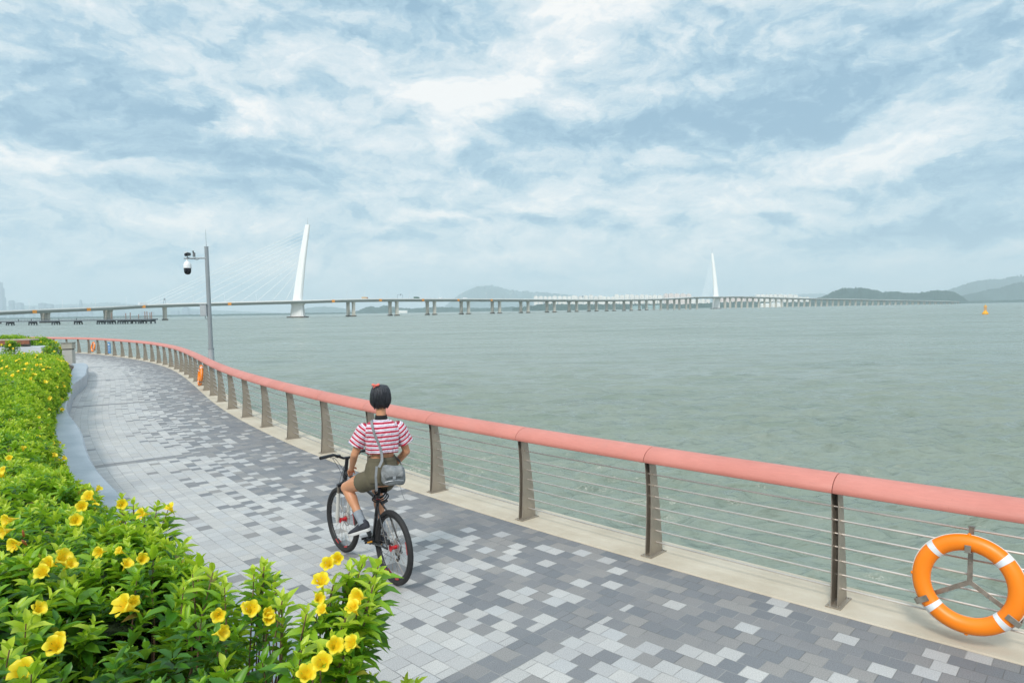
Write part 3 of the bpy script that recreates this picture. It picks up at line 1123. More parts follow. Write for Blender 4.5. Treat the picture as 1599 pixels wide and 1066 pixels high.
right_px = [548, 614.5, 673, 726, 774.5, 819, 859.8, 894.5, 925.5, 953, 980, 1004, 1026.5, 1047.5, 1066, 1083]
axis = [gx(XL, DL)]
D = DL
for i, x in enumerate(right_px):
    span = 75.0 if i else 80.0
    # farthest point on the pixel's ray at one span from the last pier
    best = None
    for Dn in np.arange(D - 5, D + 90, .25):
        e = abs(np.linalg.norm(gx(x, Dn) - axis[-1]) - span)
        if best is None or e < best[0] - 1e-9:
            best = (e, Dn)
    D = best[1]
    axis.append(gx(x, D))
n_before_right = len(axis)
DR = max(D + 150, 1900.0)
axis.append(gx(1118.0, DR))
piers_s = None
for i in range(1, 22):
    x = 1118 + (1492 - 1118) * i / 21.0
    axis.append(gx(x, DR + (3300 - DR) * (i / 21.0) ** 1.15))
left = [gx(257.5, 915.0), gx(169, 850.0), gx(71, 790.0), gx(-8, 745.0), gx(-95, 705), gx(-190, 670)]
AX = np.array(left[::-1] + axis)
iL = len(left)                       # index of the near pylon
iR = iL + n_before_right             # index of the far pylon
zpix = {0: 9, 1: 10, 2: 11.2, 3: 13.2, 4: 16.3, 5: 19.3}
ZD = []
for i in range(len(AX)):
    if i < iL:
        # deck top above sea from the photograph
        px = [-190, -95, -8, 71, 169, 257.5][i]
        ydeck = np.interp(px, [-190, -95, 0, 71, 169, 257.5], [494, 491, 486.6, 484, 480.2, 476])
        ZD.append(at_y(px, ydeck, AX[i][1]).z)
    elif i < iR:
        px = ([XL] + right_px)[i - iL]
        ydeck = np.interp(px, [465, 548, 673, 774, 870, 950, 1026, 1070, 1118], [468.6, 467.3, 467.2, 467.5, 468.2, 468.4, 467.0, 464.5, 463])
        ZD.append(at_y(px, ydeck, AX[i][1]).z)
    else:
        px = 1118 + (1492 - 1118) * (i - iR) / 21.0
        ydeck = np.interp(px, [1118, 1160, 1210, 1280, 1360, 1440, 1492], [463, 463.2, 464.8, 466.6, 468, 469.6, 471])
        ZD.append(at_y(px, ydeck, AX[i][1]).z)
ZD = np.array(ZD)
# light smoothing keeps the deck fair
for _ in range(2):
    ZD[1:-1] = .5 * ZD[1:-1] + .25 * (ZD[:-2] + ZD[2:])
TN = np.gradient(AX, axis=0)
TN /= np.linalg.norm(TN, axis=1)[:, None]
NB = np.stack([TN[:, 1], -TN[:, 0]], 1)     # towards the viewer's side / right of travel

bridge = empty('cable_stayed_bridge', (float(AX[iL][0]), float(AX[iL][1]), WATER_Z),
               'long pale cable-stayed road bridge with two white leaning pylons crossing the bay', 'bridge')


def kid(o, parent=bridge):
    o.parent = parent
    o.matrix_parent_inverse = parent.matrix_basis.inverted() if parent.parent is None else Matrix.Identity(4)
    return o


def cr(arr, t):
    """Catmull-Rom through rows of arr at fractional index t."""
    i = int(np.clip(math.floor(t), 0, len(arr) - 2))
    f = t - i
    p1, p2 = arr[i], arr[i + 1]
    p0 = arr[i - 1] if i > 0 else 2 * p1 - p2
    p3 = arr[i + 2] if i + 2 < len(arr) else 2 * p2 - p1
    return .5 * ((2 * p1) + (p2 - p0) * f + (2 * p0 - 5 * p1 + 4 * p2 - p3) * f * f + (3 * p1 - p0 - 3 * p2 + p3) * f ** 3)


A3 = np.column_stack([AX, ZD, NB])
TT = np.arange(0, len(AX) - 1 + 1e-6, .25)


def deck_ring(t, off, w, dep):
    a = cr(A3, t)
    n_ = a[3:5] / np.linalg.norm(a[3:5])

    def q(l, z):
        return Vector((a[0] + n_[0] * (off + l), a[1] + n_[1] * (off + l), a[2] + z))
    return [q(-w / 2, 0), q(w / 2, 0), q(w / 2, -.7), q(w / 4, -dep), q(-w / 4, -dep), q(-w / 2, -.7)]


for off in (-9.5, 9.5):
    kid(MB().loft([deck_ring(t, off, 16, 3.6) for t in TT]).build('deck', m_deck))
    for e in (-7.8, 7.8):
        rr = []
        for t in TT:
            a = cr(A3, t)
            n_ = a[3:5] / np.linalg.norm(a[3:5])
            rr.append([Vector((a[0] + n_[0] * (off + e + l), a[1] + n_[1] * (off + e + l), a[2] + z)) for l, z in ((-.15, 0), (.15, 0), (.15, 1.1), (-.15, 1.1))])
        kid(MB().loft(rr).build('parapet', m_bwhite))

pier_n = 0
for i in range(1, len(AX)):
    if i in (iL, iR):
        continue
    ts = [float(i)]
    if i > iR:
        ts = [float(i), i - .5]
    for t in ts:
        for off in ((-4.2, 4.2) if i < iL else (-9.5, 9.5)):
            a = cr(A3, t)
            n_ = a[3:5] / np.linalg.norm(a[3:5])
            px_, py_ = a[0] + n_[0] * off, a[1] + n_[1] * off
            th = math.atan2(n_[1], n_[0])
            zt = a[2] - 3.4
            h = zt - WATER_Z
            mb = MB()
            w1, w2 = (5.2, 3.2)
            Rm = Matrix.Rotation(th, 3, 'Z')
            if i < iL:
                w1 = 6.5
            for (zz0, zz1, ww0, ww1) in ((-2.5, h - 3.2, 1.0, 1.0), (h - 3.2, h, 1.0, 1.35)):
                r0 = [Rm @ Vector((sx * w1 / 2 * ww0, sy * w2 / 2, zz0)) + Vector((px_, py_, WATER_Z)) for sx, sy in ((-1, -1), (1, -1), (1, 1), (-1, 1))]
                r1 = [Rm @ Vector((sx * w1 / 2 * ww1, sy * w2 / 2, zz1)) + Vector((px_, py_, WATER_Z)) for sx, sy in ((-1, -1), (1, -1), (1, 1), (-1, 1))]
                mb.loft([r0, r1])
            pr = kid(mb.build('pier', m_conc))
            pier_n += 1
            if i <= iL + 12:
                cp = MB().box((px_, py_, WATER_Z + .4), (w1 + 2.2, w2 + 2.2, 2.6), rotz=th).build('pile_cap', m_stain)
                cp.parent = pr
                cp.matrix_parent_inverse = pr.matrix_basis.inverted()
                cp.matrix_world = Matrix.Identity(4)

# pylons: one leaning tapered mast each, standing on a flared base between the two carriageways


def pylon(i, base_px, top_px, top_py, w_base, w_top, deck_t_list, hang, zt_frac0=.42):
    a = A3[i]
    Dp = a[1]
    base = Vector((a[0], Dp, WATER_Z))
    topv = at_y(top_px, top_py, Dp)
    dk = a[2]
    mid = at_y(base_px, yh(base_px), Dp)
    foot = Vector((mid.x, Dp, dk))

    def ring(c, wx_, wy_):
        # octagonal box section
        k = .28
        pts = [(-1, -1 + k), (-1 + k, -1), (1 - k, -1), (1, -1 + k), (1, 1 - k), (1 - k, 1), (-1 + k, 1), (-1, 1 - k)]
        return [Vector((c.x + x * wx_ / 2, c.y + y * wy_ / 2, c.z)) for x, y in pts]
    rings = []
    for k in range(13):
        t = k / 12
        c = foot.lerp(topv, t) + Vector((-.9 * math.sin(PI * t) * (1 if top_px > base_px else -1), 0, 0))
        w = w_base + (w_top - w_base) * t ** .9
        rings.append(ring(c, w, w * .8))
    py = kid(MB().loft(rings).build('pylon', m_bwhite))
    fl = MB()
    fl.loft([ring(Vector((foot.x - .6, Dp, WATER_Z - 2)), w_base * 1.75, 14), ring(Vector((foot.x - .6, Dp, WATER_Z + 4)), w_base * 1.5, 13),
             ring(Vector((foot.x, Dp, dk - 6)), w_base * 1.22, 12), ring(Vector((foot.x, Dp, dk - 3.5)), w_base * 1.55, 13), ring(Vector((foot.x, Dp, dk + 1.2)), w_base * 1.5, 12)])
    o = fl.build('pylon_base', m_bwhite)
    o.parent = py
    o = MB().box((foot.x - .6, Dp, WATER_Z + .2), (w_base * 2.1, 18, 3)).build('fender', m_stain)
    o.parent = py
    o = MB().tube([topv, topv + Vector((.3, 0, 9.5 * Dp / 1000))], [.35, .12], 6).build('spire', m_deck)
    o.parent = py
    for t in deck_t_list:
        pass
    for j in range(len(deck_t_list)):
        a_ = cr(A3, deck_t_list[j])
        f = zt_frac0 + (.955 - zt_frac0) * (j / (len(deck_t_list) - 1))
        p1 = foot.lerp(topv, f)
        kid(MB().tube([(a_[0], a_[1], a_[2]), p1], hang, 5, caps=False).build('stay_cable', m_bwhite))
    return foot, topv


pylon(iL, 465.5, 480.6, 351, 12.6, 6.2, list(np.linspace(iL - .12, iL - 1.35, 12)), .23)
pylon(iR, 1118.2, 1112, 395.5, 14.0, 5.5, list(np.linspace(iR - .36, iR - .62, 9)), .17, .35)

for px in (41, 125, 218, 356, 515, 585, 650, 705, 757):
    # amber navigation panels hang on the parapet at mid span
    best = min(np.arange(1, iL + 8, .01), key=lambda t: abs(cr(A3, t)[0] / cr(A3, t)[1] - ray(px, 480).x / ray(px, 480).y))
    a = cr(A3, best)
    n_ = a[3:5] / np.linalg.norm(a[3:5])
    if n_[1] > 0:
        n_ = -n_
    kid(MB().box((a[0] + n_[0] * 18.2, a[1] + n_[1] * 18.2, a[2] - 1.6), (4.4, .4, 3.4), rotz=math.atan2(n_[1], n_[0]) + PI / 2).build('navigation_panel', m_amber))
for px in [46, 98, 149, 197, 250, 302, 352, 400, 542, 570, 604, 640, 685, 722, 760, 798, 838, 876, 912, 950, 985, 1010, 1140, 1180, 1225]:
    best = min(np.arange(1, iR + 8, .01), key=lambda t: abs(cr(A3, t)[0] / cr(A3, t)[1] - ray(px, 480).x / ray(px, 480).y))
    a = cr(A3, best)
    n_ = a[3:5] / np.linalg.norm(a[3:5])
    mb = MB().tube([(a[0], a[1], a[2]), (a[0], a[1], a[2] + 12)], .16, 5)
    mb.tube([(a[0] - n_[0] * 3, a[1] - n_[1] * 3, a[2] + 12), (a[0], a[1], a[2] + 11.6), (a[0] + n_[0] * 3, a[1] + n_[1] * 3, a[2] + 12)], .14, 4)
    kid(mb.build('lamp_post', m_white))
for px in (255, 620, 903):
    best = min(np.arange(1, iR, .01), key=lambda t: abs(cr(A3, t)[0] / cr(A3, t)[1] - ray(px, 480).x / ray(px, 480).y))
    a = cr(A3, best)
    n_ = a[3:5] / np.linalg.norm(a[3:5])
    if n_[1] > 0:
        n_ = -n_
    mb = MB()
    for l in (16.5, 2):
        mb.tube([(a[0] + n_[0] * l, a[1] + n_[1] * l, a[2]), (a[0] + n_[0] * l, a[1] + n_[1] * l, a[2] + 7)], .2, 5)
    mb.tube([(a[0] + n_[0] * 16.5, a[1] + n_[1] * 16.5, a[2] + 7), (a[0] + n_[0] * 2, a[1] + n_[1] * 2, a[2] + 7)], .22, 5)
    mb.box((a[0] + n_[0] * 11, a[1] + n_[1] * 11, a[2] + 7), (4.5, .5, 2.2), rotz=math.atan2(n_[1], n_[0]) + PI / 2 + 1.2)
    kid(mb.build('sign_gantry', mat('gantry grey', (.22, .26, .30), .6)))

# vehicles on the bridge
m_glass = mat('dark glass', (.02, .025, .03), 0.1, vary=0)
m_tyre = mat('tyre rubber', (.018, .018, .018), 0.8, vary=0)


def vehicle(px, label, cat, name, length, height, body_mat, cab_mat=None, lane=13.0):
    best = min(np.arange(1, iR, .01), key=lambda t: abs(cr(A3, t)[0] / cr(A3, t)[1] - ray(px, 480).x / ray(px, 480).y))
    a = cr(A3, best)
    b = cr(A3, best + .1)
    th = math.atan2(b[1] - a[1], b[0] - a[0])
    n_ = a[3:5] / np.linalg.norm(a[3:5])
    if n_[1] > 0:
        n_ = -n_
    e = empty(name, (a[0] + n_[0] * lane, a[1] + n_[1] * lane, a[2] + .05), label, cat, 'vehicles crossing the bridge', th)
    cabl = 2.2
    MB().box((-cabl / 2 + .1, 0, .9 + height / 2), (length - cabl, 2.5, height)).build('body', body_mat, e, bevel=.08)
    MB().box((length / 2 - cabl / 2, 0, .8 + height * .42), (cabl - .1, 2.4, height * .84), taper=.92).build('cab', cab_mat or body_mat, e, bevel=.1)
    MB().box((length / 2 - .1, 0, .9 + height * .55), (.3, 2.1, height * .3)).build('windscreen', m_glass, e)
    for x in (-length * .33, length * .36):
        for y in (-1.1, 1.1):
            MB().tube([(x, y - .15, .5), (x, y + .15, .5)], .5, 12).build('wheel', m_tyre, e)
    return e


vehicle(219, 'large white truck on the bridge far to the left of the near pylon', 'truck', 'truck', 10.5, 3.2, m_white)
vehicle(563.5, 'cream and orange bus on the bridge just right of the near pylon', 'bus', 'bus', 9.5, 2.8, mat('cream coach', (.72, .50, .30), .5), mat('rust cab', (.35, .12, .05), .5))
vehicle(643.5, 'dark green truck on the bridge right of the sign gantry', 'truck', 'truck', 10, 2.6, mat('green tarpaulin', (.04, .12, .09), .6))
vehicle(681, 'small white van on the bridge right of the dark green truck', 'van', 'van', 6.2, 2.2, m_white)
vehicle(719, 'white lorry on the bridge in front of the blue hill', 'truck', 'truck', 7.5, 2.3, m_white)

# ------------------------------------------------------------------ low jetty in front of the bridge, left
m_jet = mat('jetty concrete', (.11, .13, .15), 0.8, vary=.1, vscale=.3)
m_pile = mat('jetty pile', (.07, .085, .10), 0.8, vary=.2, vscale=.3)
m_rust = mat('rusty post', (.34, .20, .16), 0.8, vary=.2)
j0, j1 = gx(-120, 560), gx(241, 505)
jd = (j1 - j0) / np.linalg.norm(j1 - j0)
jn = np.array([-jd[1], jd[0]])
jl = float(np.linalg.norm(j1 - j0))
jth = math.atan2(jd[1], jd[0])
jet = empty('jetty', (float(j0[0]), float(j0[1]), WATER_Z), 'low dark jetty on clustered piles in front of the bridge at far left', 'jetty', rotz=jth)
MB().box((jl / 2, 0, 3.0), (jl, 7, .9)).build('deck', m_jet, jet)
hr = MB()
hr.tube([(0, -3.3, 4.6), (jl, -3.3, 4.6)], .09, 4)
hr.tube([(0, -3.3, 4.1), (jl, -3.3, 4.1)], .06, 4)
for k in range(int(jl / 3)):
    hr.tube([(k * 3, -3.3, 3.4), (k * 3, -3.3, 4.65)], .07, 4)
hr.build('handrail', m_jet, jet)


def jx(px):
    lo = min(np.arange(0, jl, .2), key=lambda t: abs((j0[0] + jd[0] * t) / (j0[1] + jd[1] * t) - ray(px, 500).x / ray(px, 500).y))
    return float(lo)


for px, wd in [(-30, 2), (15.5, 2.2), (51, 2.6), (87, 2.4), (122, 2.4), (157, 2.0), (172, 5), (191.5, 4.6), (205.5, 3), (220, 5), (235.5, 3.6)]:
    x = jx(px)
    mb = MB()
    n = max(2, int(wd / 1.5))
    for k in range(n):
        for yy_ in (-2.4, 2.4):
            xx = x - wd / 2 + wd * k / (n - 1)
            mb.tube([(xx + .35 * (1 if yy_ > 0 else -1), yy_, -2.5), (xx, yy_ * .8, 2.6)], .5, 6)
    mb.box((x, 0, 2.0), (wd - .4, 4.6, 1.3))
    mb.build('pile_cluster', m_pile, jet)
for px, h in [(34, 1.2), (54, 1.4), (97, 1.2), (124, 1.5), (179, 5), (201, 4.5), (208, 5), (221, 3.5), (231, 5.5), (234, 5.5), (238.5, 4.5), (243, 5)]:
    MB().tube([(min(jl, jx(px)), -2.6, 3.2), (min(jl, jx(px)), -2.6, 3.4 + h)], .28, 6).build('mooring_post', m_rust if h > 3 else m_pile, jet)

# ------------------------------------------------------------------ yellow navigation buoy, right
by = 291.0
bpos = at_y(1538.5, 490, by)
m_yel = mat('buoy yellow', (.85, .38, .01), .5, vary=.08, vscale=1)
buoy = empty('navigation_buoy', (bpos.x, by, WATER_Z), 'orange yellow navigation buoy with a lattice top floating alone on open water', 'buoy')
rings = []
for z, r in [(-.6, 1.0), (.0, 1.15), (.35, 1.2), (.6, 1.05), (1.2, .62), (1.6, .5)]:
    rings.append([Vector((r * math.cos(a), r * math.sin(a), z)) for a in np.linspace(0, 2 * PI, 21)[:-1]])
MB().loft(rings).build('float', m_yel, buoy, smooth=True, sharp=40)
lt = MB()
for k in range(4):
    a = PI / 4 + k * PI / 2
    lt.tube([(.5 * math.cos(a), .5 * math.sin(a), 1.5), (.42 * math.cos(a), .42 * math.sin(a), 3.2)], .06, 5)
    b = a + PI / 2
    lt.tube([(.5 * math.cos(a), .5 * math.sin(a), 1.6), (.42 * math.cos(b), .42 * math.sin(b), 3.1)], .04, 4)
lt.torus((0, 0, 2.4), .46, .05, 16, 5)
lt.build('lattice', m_yel, buoy)
MB().box((0, 0, 3.35), (.95, .95, .5), taper=.8).build('top_mark', m_yel, buoy, bevel=.04)
MB().tube([(0, 0, 3.6), (0, 0, 4.3)], [.14, .1], 8).build('lantern', mat('lantern', (.7, .5, .2), .4), buoy)


# ------------------------------------------------------------------ far buildings
def build_tower_mat(base, win):
    def f(N, bs, co):
        x, y, z = N.sep(co)
        fl = N.m('FRACT', N.m('DIVIDE', z, 3.2))
        bay = N.m('FRACT', N.m('DIVIDE', N.m('ADD', x, y), 4.4))
        w = N.m('MULTIPLY', N.m('GREATER_THAN', fl, 0.42), N.m('GREATER_THAN', bay, 0.38))
        N.put(bs.inputs['Base Color'], N.mix(w, base, win))
        N.put(bs.inputs['Roughness'], N.mixf(w, 0.8, 0.25))
    return f


m_apt = mat('apartment render', None, build=build_tower_mat((.88, .84, .78), (.80, .78, .75)))
m_apt2 = mat('apartment render pink', None, build=build_tower_mat((.86, .74, .68), (.74, .66, .62)))
m_off = mat('office glass', None, build=build_tower_mat((.20, .25, .31), (.08, .12, .16)))
m_green = mat('podium', (.30, .42, .42), .8, vary=.1, vscale=.05)


def block(px0, px1, ytop, D, m_, label, group, shape='flat', ybase=None):
    c = gx((px0 + px1) / 2, D)
    w = (px1 - px0) / F * D
    zt = at_y((px0 + px1) / 2, ytop - (.7 if D < 6000 else 0), D).z - WATER_Z
    e = empty('apartment_block' if m_ is not m_off else 'office_tower', (float(c[0]), float(c[1]), WATER_Z), label,
              'apartment block' if m_ is not m_off else 'tower', group)
    dep = min(w * 1.0, 26 if D < 6000 else 90)
    mb = MB()
    if shape == 'slim':
        for a, b, k in ((0, .6, 1.0), (.6, .85, .8), (.85, 1.0, .55)):
            mb.box((0, 0, zt * (a + b) / 2), (w * k, w * k, zt * (b - a) + .01))
    else:
        mb.box((0, 0, zt / 2), (w * .62, dep * .8, zt))
        mb.box((-w * .34, 0, zt * .485), (w * .30, dep, zt * .97))
        mb.box((w * .34, 0, zt * .485), (w * .30, dep, zt * .97))
    mb.build('walls', m_, e)
    if shape == 'slim':
        MB().tube([(0, 0, zt), (0, 0, zt * 1.06)], [w * .12, .5], 6).build('spire', m_off, e)
    else:
        MB().box((0, 0, zt + 2.0), (w * .3, dep * .4, 4)).build('roof_plant_room', m_deck, e)
    return e


rb = random.Random(3)


def run(x0, x1, wpx, ytop, D, m_, label, group, jig=.7):
    x = x0
    while x < x1:
        w = wpx * rb.uniform(.85, 1.2)
        block(x, x + w * .84, ytop + rb.uniform(-jig, jig), D + rb.uniform(-150, 150), m_, label, group)
        x += w


WL = 'white high rise apartment block in the far waterfront estate behind the bridge'
run(834, 895, 7.6, 462.8, 4700, m_apt, 'white far apartment block between the blue hill and the middle of the bridge', 'white apartment blocks at the left end of the estate')
run(896, 938, 7.2, 462.2, 4600, m_apt, 'white far apartment block in the second cluster seen over the bridge deck', 'white apartment blocks of the second cluster', .9)
run(941, 960, 6.5, 463.5, 4800, m_apt, 'low white far apartment block in the short gap cluster behind the bridge', 'white apartment blocks in the short gap cluster', .5)
run(960, 1010, 7.0, 460.8, 4650, m_apt, 'white far apartment block in the third cluster left of the far pylon', 'white apartment blocks of the third cluster', .8)
run(1013, 1038, 7.0, 461.5, 4550, m_apt, 'white far apartment block left of the pinkish estate near the far pylon', 'white apartment blocks next to the pink ones')
run(1037, 1078, 8.2, 459.5, 4500, m_apt2, 'pinkish far apartment tower close to the left of the far pylon', 'pinkish apartment towers by the far pylon', .8)
run(1079, 1102, 7.5, 468, 4550, m_apt, 'low pale far block directly left of the foot of the far pylon', 'low pale blocks by the far pylon', 1.0)
run(1124, 1178, 8.0, 465.5, 4500, m_apt2, 'pale pink far apartment block right of the far pylon below the deck', 'pale pink blocks right of the far pylon', .6)
run(1180, 1246, 7.4, 460.6, 4600, m_apt, 'white far apartment block in the last cluster right of the far pylon', 'white apartment blocks of the last cluster', .7)
run(1247, 1262, 6.0, 464.5, 4700, m_apt, 'small white far house at the right end of the estate', 'small white houses at the end of the estate', .5)
TW = [(-2, 7.5, 441, 'slim', 'tallest hazy tower with a spire at the far left of the skyline'),
      (16.5, 23, 469, 'flat', 'hazy stepped tower second from the left on the skyline'),
      (27, 36, 472.5, 'flat', 'wide hazy tower third from the left on the skyline'),
      (48, 54, 479, 'flat', 'low hazy tower beside the broad twin blocks'),
      (63, 73, 473, 'flat', 'broad hazy block, left one of the twin blocks'),
      (74, 83, 474.5, 'flat', 'broad hazy block, right one of the twin blocks'),
      (125, 129.5, 468.5, 'slim', 'thin hazy tower with a spire over the jetty'),
      (112, 121, 478, 'flat', 'squat hazy block left of the thin tower over the jetty'),
      (286, 296, 478.5, 'slim', 'hazy stepped tower seen under the deck beside the camera mast'),
      (268, 280, 485, 'flat', 'low hazy block under the deck left of the stepped tower'),
      (298, 309, 485.5, 'flat', 'low hazy block under the deck right of the stepped tower'),
      (84, 93, 486, 'flat', 'low hazy block under the deck at left, nearest the second pier'),
      (96, 108, 487, 'flat', 'wide low hazy block under the deck between second and third pier'),
      (132, 144, 485.5, 'flat', 'low hazy block under the deck just left of the third pier'),
      (183, 196, 486, 'flat', 'low hazy block under the deck just right of the third pier'),
      (222, 240, 486.5, 'flat', 'widest low hazy block under the deck left of the paired pier')]
for x0, x1, yt, sh, lb in TW:
    block(x0, x1, yt, 13500, m_off, lb, 'hazy towers on the left skyline', sh)
# a few pale waterfront sheds on the far shore
for i, (x0, x1, yt, D_, lb) in enumerate([(622, 636, 485.2, 5400, 'long low white shed on the far shore right of the near pylon'),
                                          (988, 1002, 478.6, 4000, 'low teal roofed shed on the far shore below the third cluster'),
                                          (1012, 1030, 477.5, 3900, 'low teal waterfront hall left of the far pylon'),
                                          (1188, 1204, 474.5, 3700, 'low white waterfront hall below the last cluster'),
                                          (1205, 1222, 473.5, 3750, 'long white waterfront shed below the last cluster'),
                                          (1336, 1344, 464.0, 5000, 'lone white house on the slope of the green hill')]):
    c = gx((x0 + x1) / 2, D_)
    w = (x1 - x0) / F * D_
    zt = at_y((x0 + x1) / 2, yt, D_).z
    e = empty('waterfront_shed', (float(c[0]), float(c[1]), WATER_Z), lb, 'building')
    MB().box((0, 0, (zt - WATER_Z) / 2), (w, 18, zt - WATER_Z)).build('walls', m_apt if i not in (1, 2) else m_green, e)
    rf = MB()
    rf.add([(-w / 2 - 1, -10, zt - WATER_Z), (w / 2 + 1, -10, zt - WATER_Z), (w / 2 + 1, 10, zt - WATER_Z), (-w / 2 - 1, 10, zt - WATER_Z),
            (-w / 2 - 1, 0, zt - WATER_Z + 3), (w / 2 + 1, 0, zt - WATER_Z + 3)], [(0, 1, 5, 4), (2, 3, 4, 5), (0, 4, 3), (1, 2, 5), (0, 3, 2, 1)])
    rf.build('roof', m_bwhite if i not in (1, 2) else m_green, e)

# ------------------------------------------------------------------ stone pillar at the end of the planter
m_pillar = mat('beige stone pillar', (.40, .39, .35), .7, vary=.08, vscale=4, bump=.1)
pp = at_z(114.5, 562.5, .45)
Yp = pp.y
kx_ = Yp / F
pil = empty('stone_pillar', (at_y(107.3, 550, Yp).x, Yp, 0), 'square beige stone pillar with a dark slot where the planter wall ends', 'pillar', rotz=.25)
zt = at_y(107, 534, Yp).z
MB().box((0, 0, zt * .36), (.44, .44, zt * .72)).build('shaft', m_pillar, pil, bevel=.01)
MB().box((0, 0, zt * .74), (.38, .38, zt * .06)).build('slot', mat('dark slot', (.05, .05, .045), .6), pil)
MB().box((0, 0, zt * .86), (.47, .47, zt * .20)).build('head', mat('pillar head', (.36, .34, .28), .7, vary=.08), pil, bevel=.008)
MB().box((0, 0, zt * .975), (.51, .51, zt * .035)).build('cap', mat('pillar cap', (.20, .20, .17), .6), pil, bevel=.004)

# ------------------------------------------------------------------ far planter with a timber bench on top
m_timber = mat('red brown timber', (.24, .085, .045), .6, vary=.2, vscale=6, bump=.15, bscale=30)
m_timber2 = mat('weathered timber', (.42, .34, .29), .7, vary=.15, vscale=4)
Yb = 38.0
xb1 = at_y(54, 532, Yb).x
zb = at_y(30, 529.4, Yb).z
bench = empty('timber_bench', (xb1 - 3.2, Yb, 0), 'long red brown timber bench on the pale raised planter behind the hedge', 'bench')
th_ = .26
for k in range(4):
    MB().box((0 + .0, -.30 + .2 * k, zb - .03), (6.4 - .0, .18, .06)).build('slat', m_timber2, bench, bevel=.01)
MB().box((2.15, -.42, zb - .17), (2.1, .05, .20)).build('fascia', m_timber, bench, bevel=.01)
MB().box((-1.1, -.42, zb - .17), (4.3, .05, .20)).build('fascia', m_timber2, bench, bevel=.01)
for x in (-2.6, -.8, 1.0, 2.7):
    MB().box((x, 0, zb - .25), (.12, .6, .38)).build('leg', m_steel_dark, bench)
pw = MB()
pw.box((xb1 - 3.6, Yb + .3, (zb - .42) / 2), (8.6, 1.6, zb - .42))
tag(pw.build('far_planter', mat('pale concrete', (.50, .53, .56), .7, vary=.06, vscale=1.0), bevel=.02), 'pale concrete planter wall carrying the timber bench in the distance', 'wall')

# ------------------------------------------------------------------ bicycle (local +X = forward, +Y = rider's left)
Rw = at_z(616, 912, 0)
Fw = at_z(538, 862, 0)
BYAW = math.atan2(Fw.y - Rw.y, Fw.x - Rw.x)
m_frame = mat('black frame paint', (.014, .015, .018), .28, vary=0)
m_alu = mat('bare aluminium', (.55, .56, .58), .35, .8, vary=.05)
m_red = mat('anodised red', (.62, .02, .03), .35, .3, vary=.05)
m_rubber = mat('bike tyre', (.020, .019, .020), .75, vary=.25, vscale=14, bump=.4, bscale=90)
m_rim = mat('black rim', (.016, .016, .018), .4, vary=0)
m_fork = mat('white fork paint', (.62, .61, .57), .35, vary=.04)
m_stanch = mat('fork stanchion', (.30, .25, .20), .3, .7, vary=.05)
m_gum = mat('amber reflector', (.80, .35, .04), .4, vary=0)
bike = empty('bicycle', (Rw.x, Rw.y, .004), 'black mountain bicycle with red hubs and a white fork ridden along the path', 'bicycle', rotz=BYAW)
WB, WR = 1.142, .349
YZ = Matrix.Rotation(PI / 2, 3, 'X')           # torus axis -> local Y


def wheel(cx, steer=0.0):
    S = Matrix.Rotation(steer, 3, 'Z')
    M = S @ YZ
    c = Vector((cx, 0, WR))
    w = MB().torus(c, WR - .027, .027, 64, 12, M).build('wheel', m_rubber, bike, smooth=True, sharp=0)
    MB().torus(c, WR - .058, .013, 64, 8, M, flat=1.1).build('rim', m_rim, w, smooth=True, sharp=0)
    sp = MB()
    for k in range(32):
        a = 2 * PI * k / 32
        off = .75 * (1 if k % 4 < 2 else -1)
        side = .026 * (1 if k % 2 else -1)
        p0 = c + M @ Vector((.026 * math.cos(a + off), .026 * math.sin(a + off), side))
        p1 = c + M @ Vector(((WR - .066) * math.cos(a), (WR - .066) * math.sin(a), side * .1))
        sp.tube([p0, p1], .0013, 4, caps=False)
    sp.build('spokes', m_stanch, w)
    ax = M @ Vector((0, 0, 1))
    MB().tube([c - ax * .038, c - ax * .034, c - ax * .030, c + ax * .030, c + ax * .034, c + ax * .038], [.014, .034, .020, .020, .034, .014], 18).build('hub', m_red, w, smooth=True, sharp=40)
    dec = MB()
    for a0, a1 in ((2.7, 3.1), (4.30, 4.55), (5.0, 5.25)):
        for sgn in (1, -1):
            r0, r1 = WR - .072, WR - .056
            n = 10
            A = [c + M @ Vector((r0 * math.cos(a0 + (a1 - a0) * i / n), r0 * math.sin(a0 + (a1 - a0) * i / n), sgn * .0145)) for i in range(n + 1)]
            B = [c + M @ Vector((r1 * math.cos(a0 + (a1 - a0) * i / n), r1 * math.sin(a0 + (a1 - a0) * i / n), sgn * .0155)) for i in range(n + 1)]
            A2 = [p + ax * sgn * .0015 for p in A]
            B2 = [p + ax * sgn * .0015 for p in B]
            for i in range(n):
                dec.add([A2[i], A2[i + 1], B2[i + 1], B2[i], A[i], A[i + 1], B[i + 1], B[i]], [(0, 1, 2, 3), (7, 6, 5, 4), (0, 4, 5, 1), (2, 6, 7, 3)])
    dec.build('rim_decal', mat('red decal', (.42, .04, .04), .45, vary=0), w)
    dd = MB()
    rr = c + ax * .044
    dd.torus(rr, .072, .0085, 40, 6, M, flat=.12)
    for k in range(5):
        a = 2 * PI * k / 5
        dd.tube([rr + M @ Vector((.02 * math.cos(a), .02 * math.sin(a), 0)), rr + M @ Vector((.068 * math.cos(a + .5), .068 * math.sin(a + .5), 0))], .003, 4)
    dd.build('brake_disc', m_alu, w, smooth=True)
    return w


